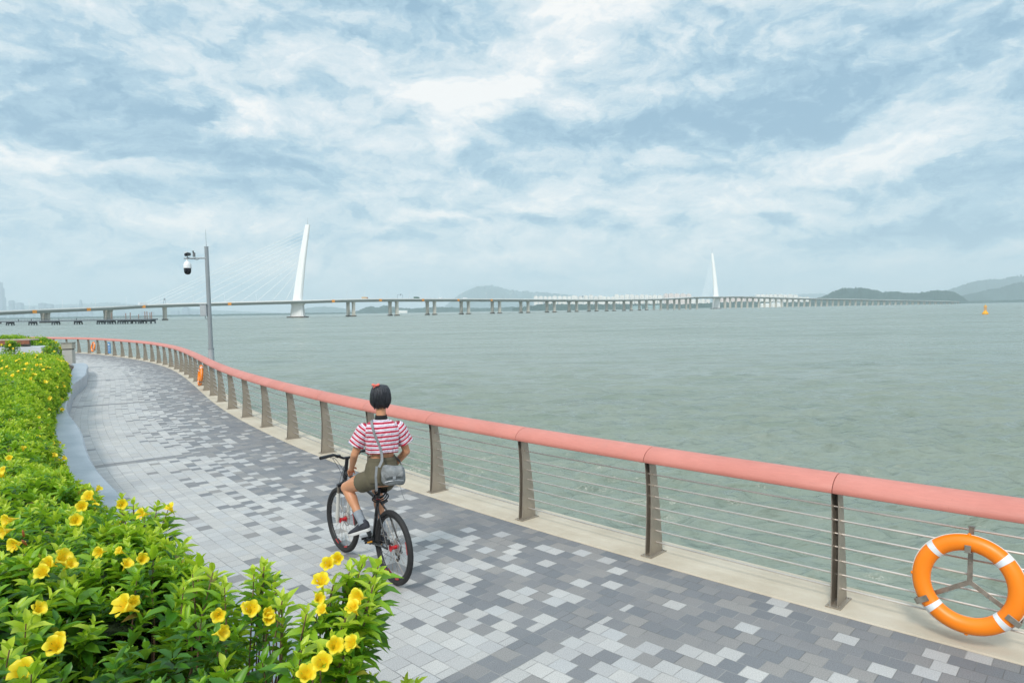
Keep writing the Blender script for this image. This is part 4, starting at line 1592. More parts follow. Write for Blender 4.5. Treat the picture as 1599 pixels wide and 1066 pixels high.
STEER = .05
wheel(0.0)
wheel(WB, STEER)
BB = Vector((.43, 0, .295))
ST = Vector((.285, 0, .77))
HT0, HT1 = Vector((1.062, 0, .775)), Vector((1.02, 0, .90))
fr = MB()
fr.tube([BB, ST], [.019, .017], 14)
fr.tube([ST + Vector((.005, 0, -.03)), HT1 + Vector((.004, 0, -.02))], [.017, .020], 14)
fr.tube([BB, HT0 + Vector((-.004, 0, .015))], [.023, .026], 14)
fr.tube([HT0, HT1], [.025, .024], 14)
fr.tube([BB + Vector((0, -.036, 0)), BB + Vector((0, .036, 0))], .025, 14)
for sy in (-1, 1):
    fr.tube([BB + Vector((-.03, .028 * sy, 0)), Vector((.20, .045 * sy, .33)), Vector((0, .064 * sy, WR))], [.012, .012, .009], 10)
    fr.tube([ST + Vector((.005, .018 * sy, -.05)), Vector((.17, .05 * sy, .62)), Vector((0, .066 * sy, WR + .01))], [.009, .009, .008], 10)
fr.tube([Vector((.16, -.048, .60)), Vector((.16, .048, .60))], .008, 8)
fr.build('frame', m_frame, bike, smooth=True, sharp=60)
ac = MB()
for sy in (-1, 1):
    ac.tube([ST.lerp(BB, .42) + Vector((-.006, .017 * sy, 0)), ST.lerp(BB, .85) + Vector((-.006, .020 * sy, 0))], .006, 6)
    ac.tube([Vector((.36, .034 * sy, .31)), Vector((.12, .058 * sy, .342))], .006, 6)
ac.build('frame_stripe', m_alu, bike, smooth=True)
fk = MB()
S2 = Matrix.Rotation(STEER, 3, 'Z')
cr0 = Vector((1.078, 0, .735))
hubF = Vector((WB, 0, WR))
for sy in (-1, 1):
    fk.tube([cr0 + Vector((.012, .062 * sy, -.08)), hubF + Vector((-.004, .060 * sy, .02)), hubF + Vector((.004, .058 * sy, -.02))], [.019, .021, .014], 12)
fork = fk.build('fork', m_fork, bike, smooth=True, sharp=60)
sc2 = MB()
for sy in (-1, 1):
    sc2.tube([cr0 + Vector((0, .062 * sy, .01)), cr0 + Vector((.014, .062 * sy, -.10))], .015, 12)
sc2.build('stanchion', m_stanch, fork, smooth=True)
ck = MB()
ck.tube([cr0 + Vector((0, -.078, 0)), cr0 + Vector((0, 0, .02)), cr0 + Vector((0, .078, 0))], [.020, .026, .020], 12)
ck.tube([cr0, HT0], .024, 12)
ck.build('fork_crown', m_frame, fork, smooth=True)
# seat post, saddle
MB().tube([ST, Vector((.237, 0, .915))], .0145, 12).build('seat_post', m_frame, bike, smooth=True)
MB().tube([ST + Vector((.004, 0, -.02)), ST + Vector((-.003, 0, .012))], .021, 12).build('seat_clamp', m_red, bike, smooth=True)
sd = MB()
rings = []
for t, wd, hh in [(0, .05, .018), (.02, .068, .026), (.07, .070, .030), (.12, .050, .028), (.17, .028, .026), (.22, .021, .024), (.255, .018, .020), (.268, .010, .010)]:
    cx_ = .135 + t
    rg = []
    for k in range(16):
        a = 2 * PI * k / 16
        rg.append(Vector((cx_, wd * math.cos(a), .935 + hh * math.sin(a) - .25 * abs(math.cos(a)) ** 3 * hh)))
    rings.append(rg)
sd.loft(rings)
sad = sd.build('saddle', m_black, bike, smooth=True, sharp=60)
MB().tube([(.16, .02, .905), (.27, .022, .900)], .0035, 6).tube([(.16, -.02, .905), (.27, -.022, .900)], .0035, 6).build('saddle_rail', m_alu, sad)
# cranks, chainring, chain, cassette
PA = Vector((.285, 0, .375)) - BB
PA = PA.normalized() * .168
MB().tube([BB + Vector((0, .052, 0)), BB + PA + Vector((0, .072, 0))], [.014, .011], 10).build('crank', m_frame, bike, smooth=True)
MB().tube([BB + Vector((0, -.058, 0)), BB - PA + Vector((0, -.078, 0))], [.014, .011], 10).build('crank', m_frame, bike, smooth=True)
for sy, p in ((1, BB + PA), (-1, BB - PA)):
    pd_ = MB()
    c = p + Vector((0, sy * .125, 0))
    M_ = Matrix.Rotation(-.25, 3, 'Y')
    pd_.box(c + M_ @ Vector((.036, 0, 0)), (.012, .095, .020), M=M_)
    pd_.box(c + M_ @ Vector((-.036, 0, 0)), (.012, .095, .020), M=M_)
    pd_.box(c, (.060, .012, .018), M=M_)
    pd_.tube([c + Vector((0, -sy * .06, 0)), c + Vector((0, sy * .04, 0))], .009, 8)
    pe = pd_.build('pedal', m_black, bike)
    MB().box(c + M_ @ Vector((-.0435, 0, 0)), (.004, .05, .014), M=M_).build('reflector', m_gum, pe)
cg = MB()
cg.torus(BB + Vector((0, -.046, 0)), .082, .007, 44, 6, YZ, flat=.4)
for k in range(5):
    a = 2 * PI * k / 5
    cg.tube([BB + Vector((0, -.046, 0)), BB + Vector((.08 * math.cos(a), -.046, .08 * math.sin(a)))], .006, 6)
cg.build('chainring', m_frame, bike, smooth=True)
cs = MB()
for k in range(7):
    cs.tube([(0, -.030 - .004 * k, WR), (0, -.032 - .004 * k, WR)], .062 - .0058 * k, 26)
cs.build('cassette', m_alu, bike)
chn = [Vector((.43 + .085 * math.cos(a), -.046, .295 + .085 * math.sin(a))) for a in np.linspace(-PI / 2, PI / 2, 9)]
chn += [Vector((.045 * math.cos(a), -.044, WR + .045 * math.sin(a))) for a in np.linspace(PI / 2, 3 * PI / 2 - .3, 8)]
chn += [Vector((.035, -.046, WR - .075)), Vector((.005, -.046, WR - .12)), Vector((.05, -.046, WR - .145))]
MB().tube(chn, .004, 5, closed=True).build('chain', m_alu, bike)
dr = MB()
dr.tube([(0, -.062, WR - .01), (-.012, -.072, WR - .06), (.022, -.066, WR - .085), (.016, -.060, WR - .14)], [.010, .016, .012, .010], 8)
dr.tube([(.03, -.052, WR - .078), (.03, -.040, WR - .078)], .019, 12)
dr.tube([(.018, -.052, WR - .136), (.018, -.040, WR - .136)], .017, 12)
dr.build('derailleur', m_frame, bike, smooth=True, sharp=50)
bk = MB()
bk.box((-.012, .060, WR + .068), (.035, .022, .05))
bk.build('brake_caliper', m_frame, bike, bevel=.003)
# handlebar group
HB = Vector((.985, 0, 1.035))
stm = MB()
stm.tube([HT1, HT1 + Vector((-.022, 0, .085))], .019, 12)
stm.tube([HT1 + Vector((-.02, 0, .075)), HB + Vector((.0, 0, 0))], .019, 12)
stm.build('stem', m_frame, bike, smooth=True)
bar = []
for y in np.linspace(-.325, .325, 17):
    t = abs(y) / .325
    bar.append(HB + Vector((-.085 * t ** 1.6, y, .055 * min(1, max(0, (t - .12) / .35)) + .004)))
hb = MB().tube(bar, .0135, 12).build('handlebar', m_frame, bike, smooth=True)
for sy in (-1, 1):
    e0, e1 = (bar[-1], bar[-5]) if sy > 0 else (bar[0], bar[4])
    MB().tube([e0, e0.lerp(e1, .05), e1], [.017, .0175, .0165], 14).build('grip', m_black, hb, smooth=True)
    MB().tube([e0.lerp(e1, 1.12), e0.lerp(e1, 1.25) + Vector((.03, 0, -.008)), e0.lerp(e1, .55) + Vector((.052, 0, -.028))], [.010, .008, .006], 8).build('brake_lever', m_black, hb, smooth=True)
    MB().box(e0.lerp(e1, 1.35) + Vector((-.005, 0, -.022)), (.05, .045, .030)).build('shifter', m_black, hb, bevel=.005)
cb = MB()
for (a, b, c_, d_) in [((.93, .20, 1.07), (1.10, .16, 1.11), (1.17, .02, .93), (1.05, .02, .82)), ((.93, .17, 1.06), (1.13, .12, 1.08), (1.16, -.03, .92), (1.04, -.02, .80)),
                       ((.93, -.19, 1.06), (1.12, -.14, 1.12), (1.17, 0, .95), (1.13, .07, .55)), ((.94, -.16, 1.06), (1.10, -.08, 1.08), (1.13, .03, .90), (1.03, .025, .80))]:
    P4 = [Vector(v) for v in (a, b, c_, d_)]
    pts = []
    for i in range(17):
        t = i / 16
        pts.append(P4[0] * (1 - t) ** 3 + P4[1] * 3 * t * (1 - t) ** 2 + P4[2] * 3 * t * t * (1 - t) + P4[3] * t ** 3)
    cb.tube(pts, .0028, 5)
cb.build('brake_cables', mat('cable housing', (.10, .10, .11), .5, vary=0), bike, smooth=True)
# coiled cable lock wound round the seat post
lock = empty('cable_lock', (Rw.x, Rw.y, .004), 'black coiled cable lock wound round the seat post under the saddle', 'cable lock', rotz=BYAW)
lp = []
for i in range(181):
    t = i / 180
    a = 2 * PI * 5.3 * t
    r = .052 + .014 * math.sin(7 * t + 1)
    lp.append(Vector((.245 + r * 1.15 * math.cos(a) - .02 * t, r * math.sin(a) + .012 * math.sin(3 * a * .31), .765 + .075 * t + .022 * math.cos(a + .8))))
MB().tube(lp, .0062, 7).build('coil', m_black, lock, smooth=True)
MB().tube([(.175, -.035, .75), (.165, .02, .735)], .013, 10).build('lock_head', m_black, lock, smooth=True, sharp=40)

# ------------------------------------------------------------------ the rider
m_skin = mat('skin', (.60, .285, .155), .48, vary=.05, vscale=14, bump=.03, bscale=120)
m_skin.node_tree.nodes['Principled BSDF'].inputs['Subsurface Weight'].default_value = .08
m_skin.node_tree.nodes['Principled BSDF'].inputs['Subsurface Radius'].default_value = (.01, .004, .002)
rider = empty('person', (Rw.x, Rw.y, .004), 'cyclist with a black bob, striped red and white crop top and olive shorts', 'person', rotz=BYAW)
CY_ = -.36


def chest(lat, back, z, c=(.185, 0), yaw=CY_):
    fx, fy = math.cos(yaw), math.sin(yaw)
    return Vector((c[0] - fy * lat - fx * back, c[1] + fx * lat - fy * back, z))


def ell_ring(z, a, b, yaw=CY_, c=(.185, 0), n=28, pw=2.3, tiltb=0.0):
    rg = []
    for k in range(n):
        t = 2 * PI * k / n
        ct, st = math.cos(t), math.sin(t)
        x = a * abs(ct) ** (2 / pw) * (1 if ct > 0 else -1)
        y = b * abs(st) ** (2 / pw) * (1 if st > 0 else -1)
        rg.append(chest(x, y, z + tiltb * st, c, yaw))
    return rg


def limb(mb, pts, rs, seg=16):
    """Smooth tapered limb through joints with rounded ends."""
    P_ = [Vector(p) for p in pts]
    pp, rr = [], []
    n = len(P_)
    for i in range(n - 1):
        p0 = P_[i - 1] if i else P_[i] * 2 - P_[i + 1]
        p3 = P_[i + 2] if i + 2 < n else P_[i + 1] * 2 - P_[i]
        for k in range(5):
            t = k / 5
            pp.append(.5 * ((2 * P_[i]) + (P_[i + 1] - p0) * t + (2 * p0 - 5 * P_[i] + 4 * P_[i + 1] - p3) * t * t + (3 * P_[i] - p0 - 3 * P_[i + 1] + p3) * t ** 3))
            rr.append(rs[i] + (rs[i + 1] - rs[i]) * (t * t * (3 - 2 * t)))
    pp.append(P_[-1])
    rr.append(rs[-1])
    mb.tube(pp, rr, seg)
    mb.ell(pp[0], (rr[0],) * 3, 14, 8)
    mb.ell(pp[-1], (rr[-1],) * 3, 14, 8)


def remesh(o, size, smooth=6):
    r = o.modifiers.new('remesh', 'REMESH')
    r.mode = 'VOXEL'
    r.voxel_size = size
    r.use_smooth_shade = True
    s = o.modifiers.new('smooth', 'SMOOTH')
    s.factor = .5
    s.iterations = smooth
    return o


B = MB()
PEL = (.20, 0)
B.loft([ell_ring(.90, .09, .08, -.12, PEL), ell_ring(.96, .150, .115, -.12, PEL), ell_ring(1.02, .158, .118, -.14, PEL), ell_ring(1.10, .135, .100, -.18, (.195, 0)),
        ell_ring(1.18, .110, .085, -.26, (.19, 0)), ell_ring(1.25, .112, .085, -.32), ell_ring(1.34, .130, .092), ell_ring(1.42, .142, .092), ell_ring(1.48, .135, .078),
        ell_ring(1.515, .085, .058), ell_ring(1.54, .05, .045)])
limb(B, [chest(0, .005, 1.50), chest(0, 0, 1.575), chest(0, -.008, 1.66)], [.052, .046, .048])
HC = chest(0, -.012, 1.755)
HM = Matrix.Rotation(CY_, 3, 'Z')
B.ell(HC, (.088, .072, .105), 24, 16, HM)
B.ell(HC + HM @ Vector((.030, 0, -.062)), (.055, .050, .050), 18, 12, HM)                     # jaw and chin
B.ell(HC + HM @ Vector((.088, 0, -.020)), (.016, .011, .020), 12, 8, HM)                       # nose
B.ell(HC + HM @ Vector((.076, 0, -.004)), (.014, .008, .024), 12, 8, HM)
B.ell(HC + HM @ Vector((.078, 0, -.058)), (.012, .022, .009), 12, 8, HM)                       # lips
for sy in (-1, 1):
    B.ell(HC + HM @ Vector((-.004, .073 * sy, -.012)), (.016, .008, .028), 12, 8, HM)          # ears
    B.ell(HC + HM @ Vector((.050, .038 * sy, -.030)), (.026, .022, .022), 12, 8, HM)           # cheeks
# legs
LH, LK, LA = Vector((.235, .085, .965)), Vector((.60, .185, .83)), Vector((.355, .150, .545))
RH, RK, RA = Vector((.225, -.085, .965)), Vector((.585, -.135, .735)), Vector((.495, -.135, .345))
limb(B, [LH, LH.lerp(LK, .5) + Vector((0, .004, .008)), LK], [.088, .080, .058])
limb(B, [RH, RH.lerp(RK, .5) + Vector((0, -.004, .008)), RK], [.088, .074, .055])
for K_, A_ in ((LK, LA), (RK, RA)):
    d = (A_ - K_)
    back = Vector((-1, 0, 0)) * .012
    limb(B, [K_, K_ + d * .28 + back, K_ + d * .62 + back * .6, A_], [.053, .054, .040, .033])
# arms
LS, LE, LW = chest(.155, 0, 1.455), Vector((.285, .235, 1.215)), Vector((.428, .205, 1.055))
RS, RE, RWr = chest(-.155, 0, 1.455), Vector((.135, -.235, 1.205)), Vector((.33, -.165, 1.01))
for S_, E_, W_ in ((LS, LE, LW), (RS, RE, RWr)):
    limb(B, [S_, S_.lerp(E_, .5), E_], [.048, .041, .036])
    limb(B, [E_, E_.lerp(W_, .35), W_], [.036, .035, .024])
# hands: palm, four unequal curled fingers and a thumb, resting on the thighs


def hand(W_, fwd, up, left_hand):
    f = fwd.normalized()
    u = (up - f * up.dot(f)).normalized()
    s = u.cross(f) * (1 if left_hand else -1)       # towards the little-finger side
    R3 = Matrix((f, s, u)).transposed()
    B.ell(W_ + f * .045, (.050, .038, .015), 16, 10, R3)
    limb(B, [W_ - f * .01, W_ + f * .02], [.024, .023], 12)
    for i, (ln, off) in enumerate([(.070, -.028), (.078, -.0095), (.072, .009), (.056, .027)]):
        p0 = W_ + f * (.078 - .005 * abs(i - 1.3)) + s * off
        j1 = p0 + f * ln * .42 - u * .006 + s * off * .12
        j2 = j1 + f * ln * .30 - u * .018
        j3 = j2 + f * ln * .16 - u * .016
        limb(B, [p0 - f * .012, p0, j1, j2, j3], [.0085, .009, .0082, .0076, .0066], 10)
    t0 = W_ + f * .022 - s * .026
    limb(B, [t0, t0 + f * .030 - s * .022 - u * .006, t0 + f * .056 - s * .026 - u * .014], [.012, .0100, .008], 10)


hand(LW, Vector((.10, -.030, -.048)), Vector((.25, .35, 1)), True)
hand(RWr, Vector((.10, .01, -.055)), Vector((.3, -.2, 1)), False)
body = B.build('body', m_skin, rider, smooth=True, sharp=0)
remesh(body, .0052, 5)
for sy in (-1, 1):
    ey = MB().ell(HC + HM @ Vector((.072, .030 * sy, .004)), (.010, .014, .008), 12, 8, HM).build('eye', m_whitep, rider, smooth=True, sharp=0)
    MB().ell(HC + HM @ Vector((.081, .030 * sy, .004)), (.003, .006, .006), 10, 6, HM).build('iris', m_black, ey, smooth=True, sharp=0)


# hair: a chin-length bob
def build_hair(N, bs, co):
    x, y, z = N.sep(co)
    st = N.noise(N.xyz(N.m('MULTIPLY', x, 160.0), N.m('MULTIPLY', y, 160.0), N.m('MULTIPLY', z, 7.0)), 1.0, 4, 0.6)
    N.put(bs.inputs['Base Color'], N.ramp(st, [(.3, (.010, .011, .016)), (.7, (.035, .036, .045))]))
    bs.inputs['Roughness'].default_value = .38
    N.put(bs.inputs['Normal'], N.bump(st, .8, .004))


m_hair = mat('black hair', None, build=build_hair)
rings = []
hz_ = [(1.868, .020, .020), (1.862, .050, .052), (1.845, .072, .078), (1.815, .089, .097), (1.775, .098, .107), (1.735, .103, .108), (1.705, .101, .102), (1.680, .091, .090), (1.660, .076, .074), (1.648, .060, .058)]
for z, a, b in hz_:
    rg = []
    for k in range(56):
        t = 2 * PI * k / 56
        ct, st = math.cos(t), math.sin(t)
        lat, bk_ = a * .94 * ct, b * .96 * st
        if z < 1.80:                                   # the face stays open in front
            bk_ = max(bk_, -.030)
        wob = 1 + .018 * math.sin(11 * t + z * 30) + .012 * math.sin(23 * t)
        rg.append(chest(lat * wob, bk_ * wob - .004, z + (.010 * math.sin(5 * t) if z < 1.67 else 0), (.185, 0)))
    rings.append(rg)
MB().loft(rings).build('hair', m_hair, rider, smooth=True, sharp=0)
lk = MB()
hr_ = random.Random(4)
for i in range(120):
    t = hr_.uniform(-.30, PI + .30)
    zend = hr_.uniform(1.632, 1.668)
    z0 = hr_.uniform(1.80, 1.862)
    pts, rs2 = [], []
    for j in range(9):
        f = j / 8
        z = z0 + (zend - z0) * f
        a = np.interp(-z, [-h[0] for h in hz_], [h[1] for h in hz_])
        b = np.interp(-z, [-h[0] for h in hz_], [h[2] for h in hz_])
        tt = t + .05 * math.sin(3 * f + i)
        off = .0015 + (.010 if i % 9 == 0 else .003) * f ** 3
        pts.append(chest((a * .94 + off) * math.cos(tt), max((b * .96 + off) * math.sin(tt), -.034) - .004, z))
        rs2.append(.0048 * (1 - .8 * f ** 2))
    lk.tube(pts, rs2, 5)
lk.build('hair_locks', m_hair, rider, smooth=True, sharp=0)
fr_ = MB()
for k in range(11):
    l_ = (k - 5) * .0135
    fr_.tube([chest(l_ * .6, -.055, 1.845), chest(l_, -.098, 1.815), chest(l_ * 1.1, -.100, 1.785)], [.010, .011, .003], 8)
fr_.build('fringe', m_hair, rider, smooth=True, sharp=0)
m_bow = mat('coral ribbon', (.75, .16, .12), .6, vary=.1, vscale=40)
bw = MB()
bc_ = chest(.048, .045, 1.862)
for sx in (-1, 1):
    bw.ell(bc_ + chest(.020 * sx, 0, .006, (0, 0)), (.014, .020, .013), 12, 8, HM @ Matrix.Rotation(.5 * sx, 3, 'X'))
bw.ell(bc_ + Vector((0, 0, .004)), (.009, .009, .009), 10, 6)
bw.tube([bc_, bc_ + chest(.024, .01, -.02, (0, 0))], [.007, .004], 6)
bw.build('hair_bow', m_bow, rider, smooth=True, sharp=0)


# striped crop top
def build_shirt(N, bs, co):
    at = N.new('ShaderNodeAttribute', attribute_name='st').outputs['Fac']
    w = N.m('ADD', at, N.m('MULTIPLY', N.m('SUBTRACT', N.noise(co, 9.0, 3), .5), .012))
    f = N.m('FRACT', N.m('DIVIDE', w, .0405))
    red = N.m('MULTIPLY', N.m('GREATER_THAN', f, .05), N.m('LESS_THAN', f, .48))
    blue = N.m('MULTIPLY', N.m('GREATER_THAN', f, .66), N.m('LESS_THAN', f, .77))
    c = N.mix(red, (.80, .66, .71), (.46, .010, .050))
    c = N.mix(blue, c, (.24, .25, .42))
    N.put(bs.inputs['Base Color'], c)
    bs.inputs['Roughness'].default_value = .85
    bs.inputs['Sheen Weight'].default_value = .2
    x, y, z = N.sep(co)
    fold = N.noise(N.xyz(N.m('MULTIPLY', x, 1.0), y, N.m('MULTIPLY', z, .55)), 13.0, 3, .55, .8)
    N.put(bs.inputs['Normal'], N.bump(fold, .9, .05))


m_shirt = mat('striped jersey', None, build=build_shirt)
rs_ = [(1.226, .160, .120), (1.245, .163, .122), (1.29, .168, .124), (1.34, .176, .125), (1.39, .184, .124), (1.43, .190, .120), (1.462, .188, .112), (1.487, .172, .100), (1.507, .140, .088), (1.524, .100, .074), (1.538, .066, .062)]
vs, fs, st_ = [], [], []
NS_ = 48
pr_ = random.Random(9)
for i, (z, a, b) in enumerate(rs_):
    rg = []
    for k in range(NS_):
        t = 2 * PI * k / NS_
        amp = .010 * max(0, 1 - i / 6)
        wob = 1 + amp / .15 * (math.sin(5 * t + .8) + .6 * math.sin(9 * t + 2 + i * .25))
        ct, s_t = math.cos(t), math.sin(t)
        x = a * abs(ct) ** (2 / 2.5) * (1 if ct > 0 else -1) * wob
        y = b * abs(s_t) ** (2 / 2.5) * (1 if s_t > 0 else -1) * wob
        droop = .020 * max(0, math.sin(t)) * (1 - i / 10) * 0 + (-.004 * math.sin(3 * t) if i < 2 else 0)
        vs.append(chest(x * .90, y, z + droop))
        st_.append(z)
for i in range(len(rs_) - 1):
    for k in range(NS_):
        k2 = (k + 1) % NS_
        fs.append((i * NS_ + k, i * NS_ + k2, (i + 1) * NS_ + k2, (i + 1) * NS_ + k))
for S_, E_, sy in ((LS, LE, 1), (RS, RE, -1)):
    d = (E_ - S_).normalized()
    out = chest(sy, 0, 0, (0, 0)).normalized()
    d = (d + out * .10).normalized()
    b0 = len(vs)
    prev = d.cross(Vector((0, 0, 1)))
    prev = (out - d * out.dot(d)).normalized()
    oth = d.cross(prev)
    n = 28
    lv = [(-.040, .030), (-.015, .060), (.02, .070), (.06, .072), (.10, .072), (.15, .073), (.180, .075), (.186, .076)]
    for j, (t_, r_) in enumerate(lv):
        for k in range(n):
            a = 2 * PI * k / n
            wob = 1 + (.05 * math.sin(4 * a + 1) + .03 * math.sin(7 * a)) * max(0, (j - 2) / 5)
            p = S_ + Vector((0, 0, .008)) + d * t_ + prev * (math.cos(a) * r_ * wob) + oth * (math.sin(a) * r_ * .95 * wob)
            vs.append(p)
            st_.append(1.52 - (t_ + .04) * 1.0 - .012 * math.cos(a))
    for j in range(len(lv) - 1):
        for k in range(n):
            k2 = (k + 1) % n
            fs.append((b0 + j * n + k, b0 + j * n + k2, b0 + (j + 1) * n + k2, b0 + (j + 1) * n + k))
    fs.append(tuple(b0 + k for k in range(n)))
mb = MB()
mb.v, mb.f = [tuple(v) for v in vs], fs
shirt = mb.build('crop_top', m_shirt, rider, smooth=True, sharp=0)
a_ = shirt.data.attributes.new('st', 'FLOAT', 'POINT')
a_.data.foreach_set('value', np.array(st_, np.float32))
sub = shirt.modifiers.new('sub', 'SUBSURF')
sub.levels = sub.render_levels = 1
so = shirt.modifiers.new('solid', 'SOLIDIFY')
so.thickness = .003
so.offset = -1
MB().loft([ell_ring(1.528, .064, .060, n=28), ell_ring(1.552, .058, .055, n=28), ell_ring(1.572, .054, .053, n=28), ell_ring(1.578, .052, .051, n=28)], caps=False).build('collar', mat('black ribbing', (.008, .008, .010), .8, vary=0), rider, smooth=True, sharp=0)

# olive shorts
m_olive = mat('olive twill', (.125, .108, .070), .85, vary=.10, vscale=18, bump=.5, bscale=22)
Sh = MB()
Sh.loft([ell_ring(.915, .10, .10, -.12, PEL), ell_ring(.955, .160, .132, -.12, PEL), ell_ring(1.00, .166, .136, -.12, PEL), ell_ring(1.05, .160, .128, -.14, PEL),
         ell_ring(1.10, .152, .118, -.16, PEL), ell_ring(1.145, .134, .104, -.2, (.195, 0)), ell_ring(1.178, .120, .094, -.26, (.19, 0))])
for H_, K_ in ((LH, LK), (RH, RK)):
    d = (K_ - H_).normalized()
    Sh.tube([H_ - d * .02, H_ + d * .06, H_ + d * .13, H_ + d * .165], [.094, .099, .098, .099], 24)
    Sh.ell(H_, (.10, .10, .10), 16, 10)
sh = remesh(Sh.build('shorts', m_olive, rider, smooth=True, sharp=0), .007, 4)
MB().loft([ell_ring(1.152, .134, .106, -.23, (.193, 0), 32), ell_ring(1.182, .1225, .097, -.26, (.19, 0), 32)], caps=False).build('waistband', m_olive, rider, smooth=True, sharp=0)

# socks and shoes
m_sock = mat('grey sock', (.27, .30, .34), .9, vary=.1, vscale=40, bump=.3, bscale=150)
m_shoe = mat('dark canvas shoe', (.040, .042, .055), .8, vary=.2, vscale=30)
m_sole = mat('white rubber sole', (.66, .65, .64), .6, vary=.06, vscale=30)
for A_, K_, yaw, pitch_ in ((LA, LK, .55, .34), (RA, RK, -.08, .14)):
    up_ = (K_ - A_).normalized()
    sk = MB()
    sk.tube([A_ - up_ * .035, A_, A_ + up_ * .05, A_ + up_ * .10, A_ + up_ * .104], [.041, .0385, .0400, .0455, .0440], 20)
    sk.build('sock', m_sock, rider, smooth=True, sharp=50)
    Mf = Matrix.Rotation(yaw, 3, 'Z') @ Matrix.Rotation(pitch_, 3, 'Y')

    def fp(x, y, z):
        return A_ + Mf @ Vector((x, y, z))
    rings = []
    for x, w, h0, h1 in [(-.062, .014, -.078, -.045), (-.055, .030, -.085, -.010), (-.035, .036, -.087, .012), (.0, .036, -.087, .014), (.035, .037, -.087, -.010), (.075, .042, -.087, -.030), (.115, .046, -.087, -.043), (.150, .042, -.087, -.053), (.172, .028, -.084, -.062), (.180, .012, -.080, -.068)]:
        rg = []
        for k in range(20):
            a = 2 * PI * k / 20
            ct, st = math.cos(a), math.sin(a)
            rg.append(fp(x, w * abs(ct) ** .8 * (1 if ct > 0 else -1), (h0 + h1) / 2 + (h1 - h0) / 2 * abs(st) ** .8 * (1 if st > 0 else -1)))
        rings.append(rg)
    shoe = MB().loft(rings).build('shoe', m_shoe, rider, smooth=True, sharp=0)
    rings = []
    for z, k_s in ((-.108, .98), (-.104, 1.03), (-.084, 1.05), (-.080, 1.02)):
        rg = []
        for x, w in [(-.070, .008), (-.060, .028), (-.035, .038), (0, .038), (.04, .039), (.08, .045), (.12, .049), (.155, .044), (.178, .028), (.186, .008)]:
            rg.append(fp(x, w * k_s, z))
        for x, w in [(.186, .008), (.178, .028), (.155, .044), (.12, .049), (.08, .045), (.04, .039), (0, .038), (-.035, .038), (-.060, .028), (-.070, .008)]:
            rg.append(fp(x, -w * k_s, z))
        rings.append(rg)
    MB().loft(rings).build('sole', m_sole, shoe, smooth=True, sharp=40)
    la = MB()
    for i in range(4):
        la.tube([fp(.03 + .018 * i, -.020, -.012 - .008 * i), fp(.035 + .018 * i, 0, -.003 - .008 * i), fp(.03 + .018 * i, .020, -.012 - .008 * i)], .0025, 5)
    la.build('laces', m_sole, shoe)

# shoulder bag behind the right hip
bag = empty('shoulder_bag', (Rw.x, Rw.y, .004), 'small slouchy grey shoulder bag hanging behind the cyclist on a long strap', 'bag', rotz=BYAW)


def build_bag(N, bs, co):
    f = N.noise(co, 13, 5, .6, .8)
    N.put(bs.inputs['Base Color'], N.ramp(f, [(.3, (.17, .18, .185)), (.7, (.27, .28, .285))]))
    bs.inputs['Roughness'].default_value = .55
    N.put(bs.inputs['Normal'], N.bump(f, .9, .03))


m_bag = mat('grey nylon', None, build=build_bag)
m_strap = mat('grey webbing', (.22, .23, .24), .7, vary=.1, vscale=60)
BC = (-.080, .172)      # lateral, back offsets from the spine


def bagp(x, y, z):
    return chest(BC[0] + x * .90, BC[1] + y * .95, 1.035 + z * .92)


rings = []
for z, a, b in [(-.103, .070, .018), (-.100, .100, .034), (-.075, .122, .048), (-.03, .128, .054), (.02, .124, .050), (.06, .116, .040), (.085, .104, .026), (.095, .085, .012)]:
    rg = []
    for k in range(32):
        t = 2 * PI * k / 32
        ct, st = math.cos(t), math.sin(t)
        w = 1 + .05 * math.sin(6 * t + z * 40) + .04 * math.sin(3 * t + z * 60)
        rg.append(bagp(a * abs(ct) ** .6 * (1 if ct > 0 else -1) * w, b * abs(st) ** .75 * (1 if st > 0 else -1) * w, z + .012 * ct - .006 * math.sin(2 * t)))
    rings.append(rg)
mb_ = MB().loft(rings).build('bag_body', m_bag, bag, smooth=True, sharp=0)
ss = mb_.modifiers.new('sub', 'SUBSURF')
ss.levels = ss.render_levels = 1
fl = []
for x in np.linspace(-.085, .085, 13):
    fl.append([bagp(x, .030 + .006 * math.sin(x * 60), .096), bagp(x * 1.08, .056 + .008 * math.sin(x * 45), .055), bagp(x * 1.12, .064 + .006 * math.cos(x * 50), .010), bagp(x * 1.06, .062, -.020 + .010 * math.cos(x * 25))])
f_ = MB().loft(fl, caps=False, closed=False).build('flap', m_bag, bag, smooth=True, sharp=0)
s_ = f_.modifiers.new('solid', 'SOLIDIFY')
s_.thickness = .005
MB().box(bagp(.0, .068, -.01), (.008, .03, .035), rotz=CY_).build('buckle', m_alu, bag, bevel=.002)
MB().tube([bagp(x, .056 + .003 * math.cos(x * 30), -.052 + .006 * math.cos(x * 22)) for x in np.linspace(-.095, .095, 12)], .0032, 6).build('zip', m_alu, bag)


def band(pts, w, th, nrm):
    rings = []
    for i, p in enumerate(pts):
        t = (pts[min(i + 1, len(pts) - 1)] - pts[max(i - 1, 0)]).normalized()
        n = nrm[i] if isinstance(nrm, list) else nrm
        s = t.cross(n).normalized()
        n2 = s.cross(t).normalized()
        rings.append([p + s * w / 2 + n2 * th, p - s * w / 2 + n2 * th, p - s * w / 2, p + s * w / 2])
    return rings


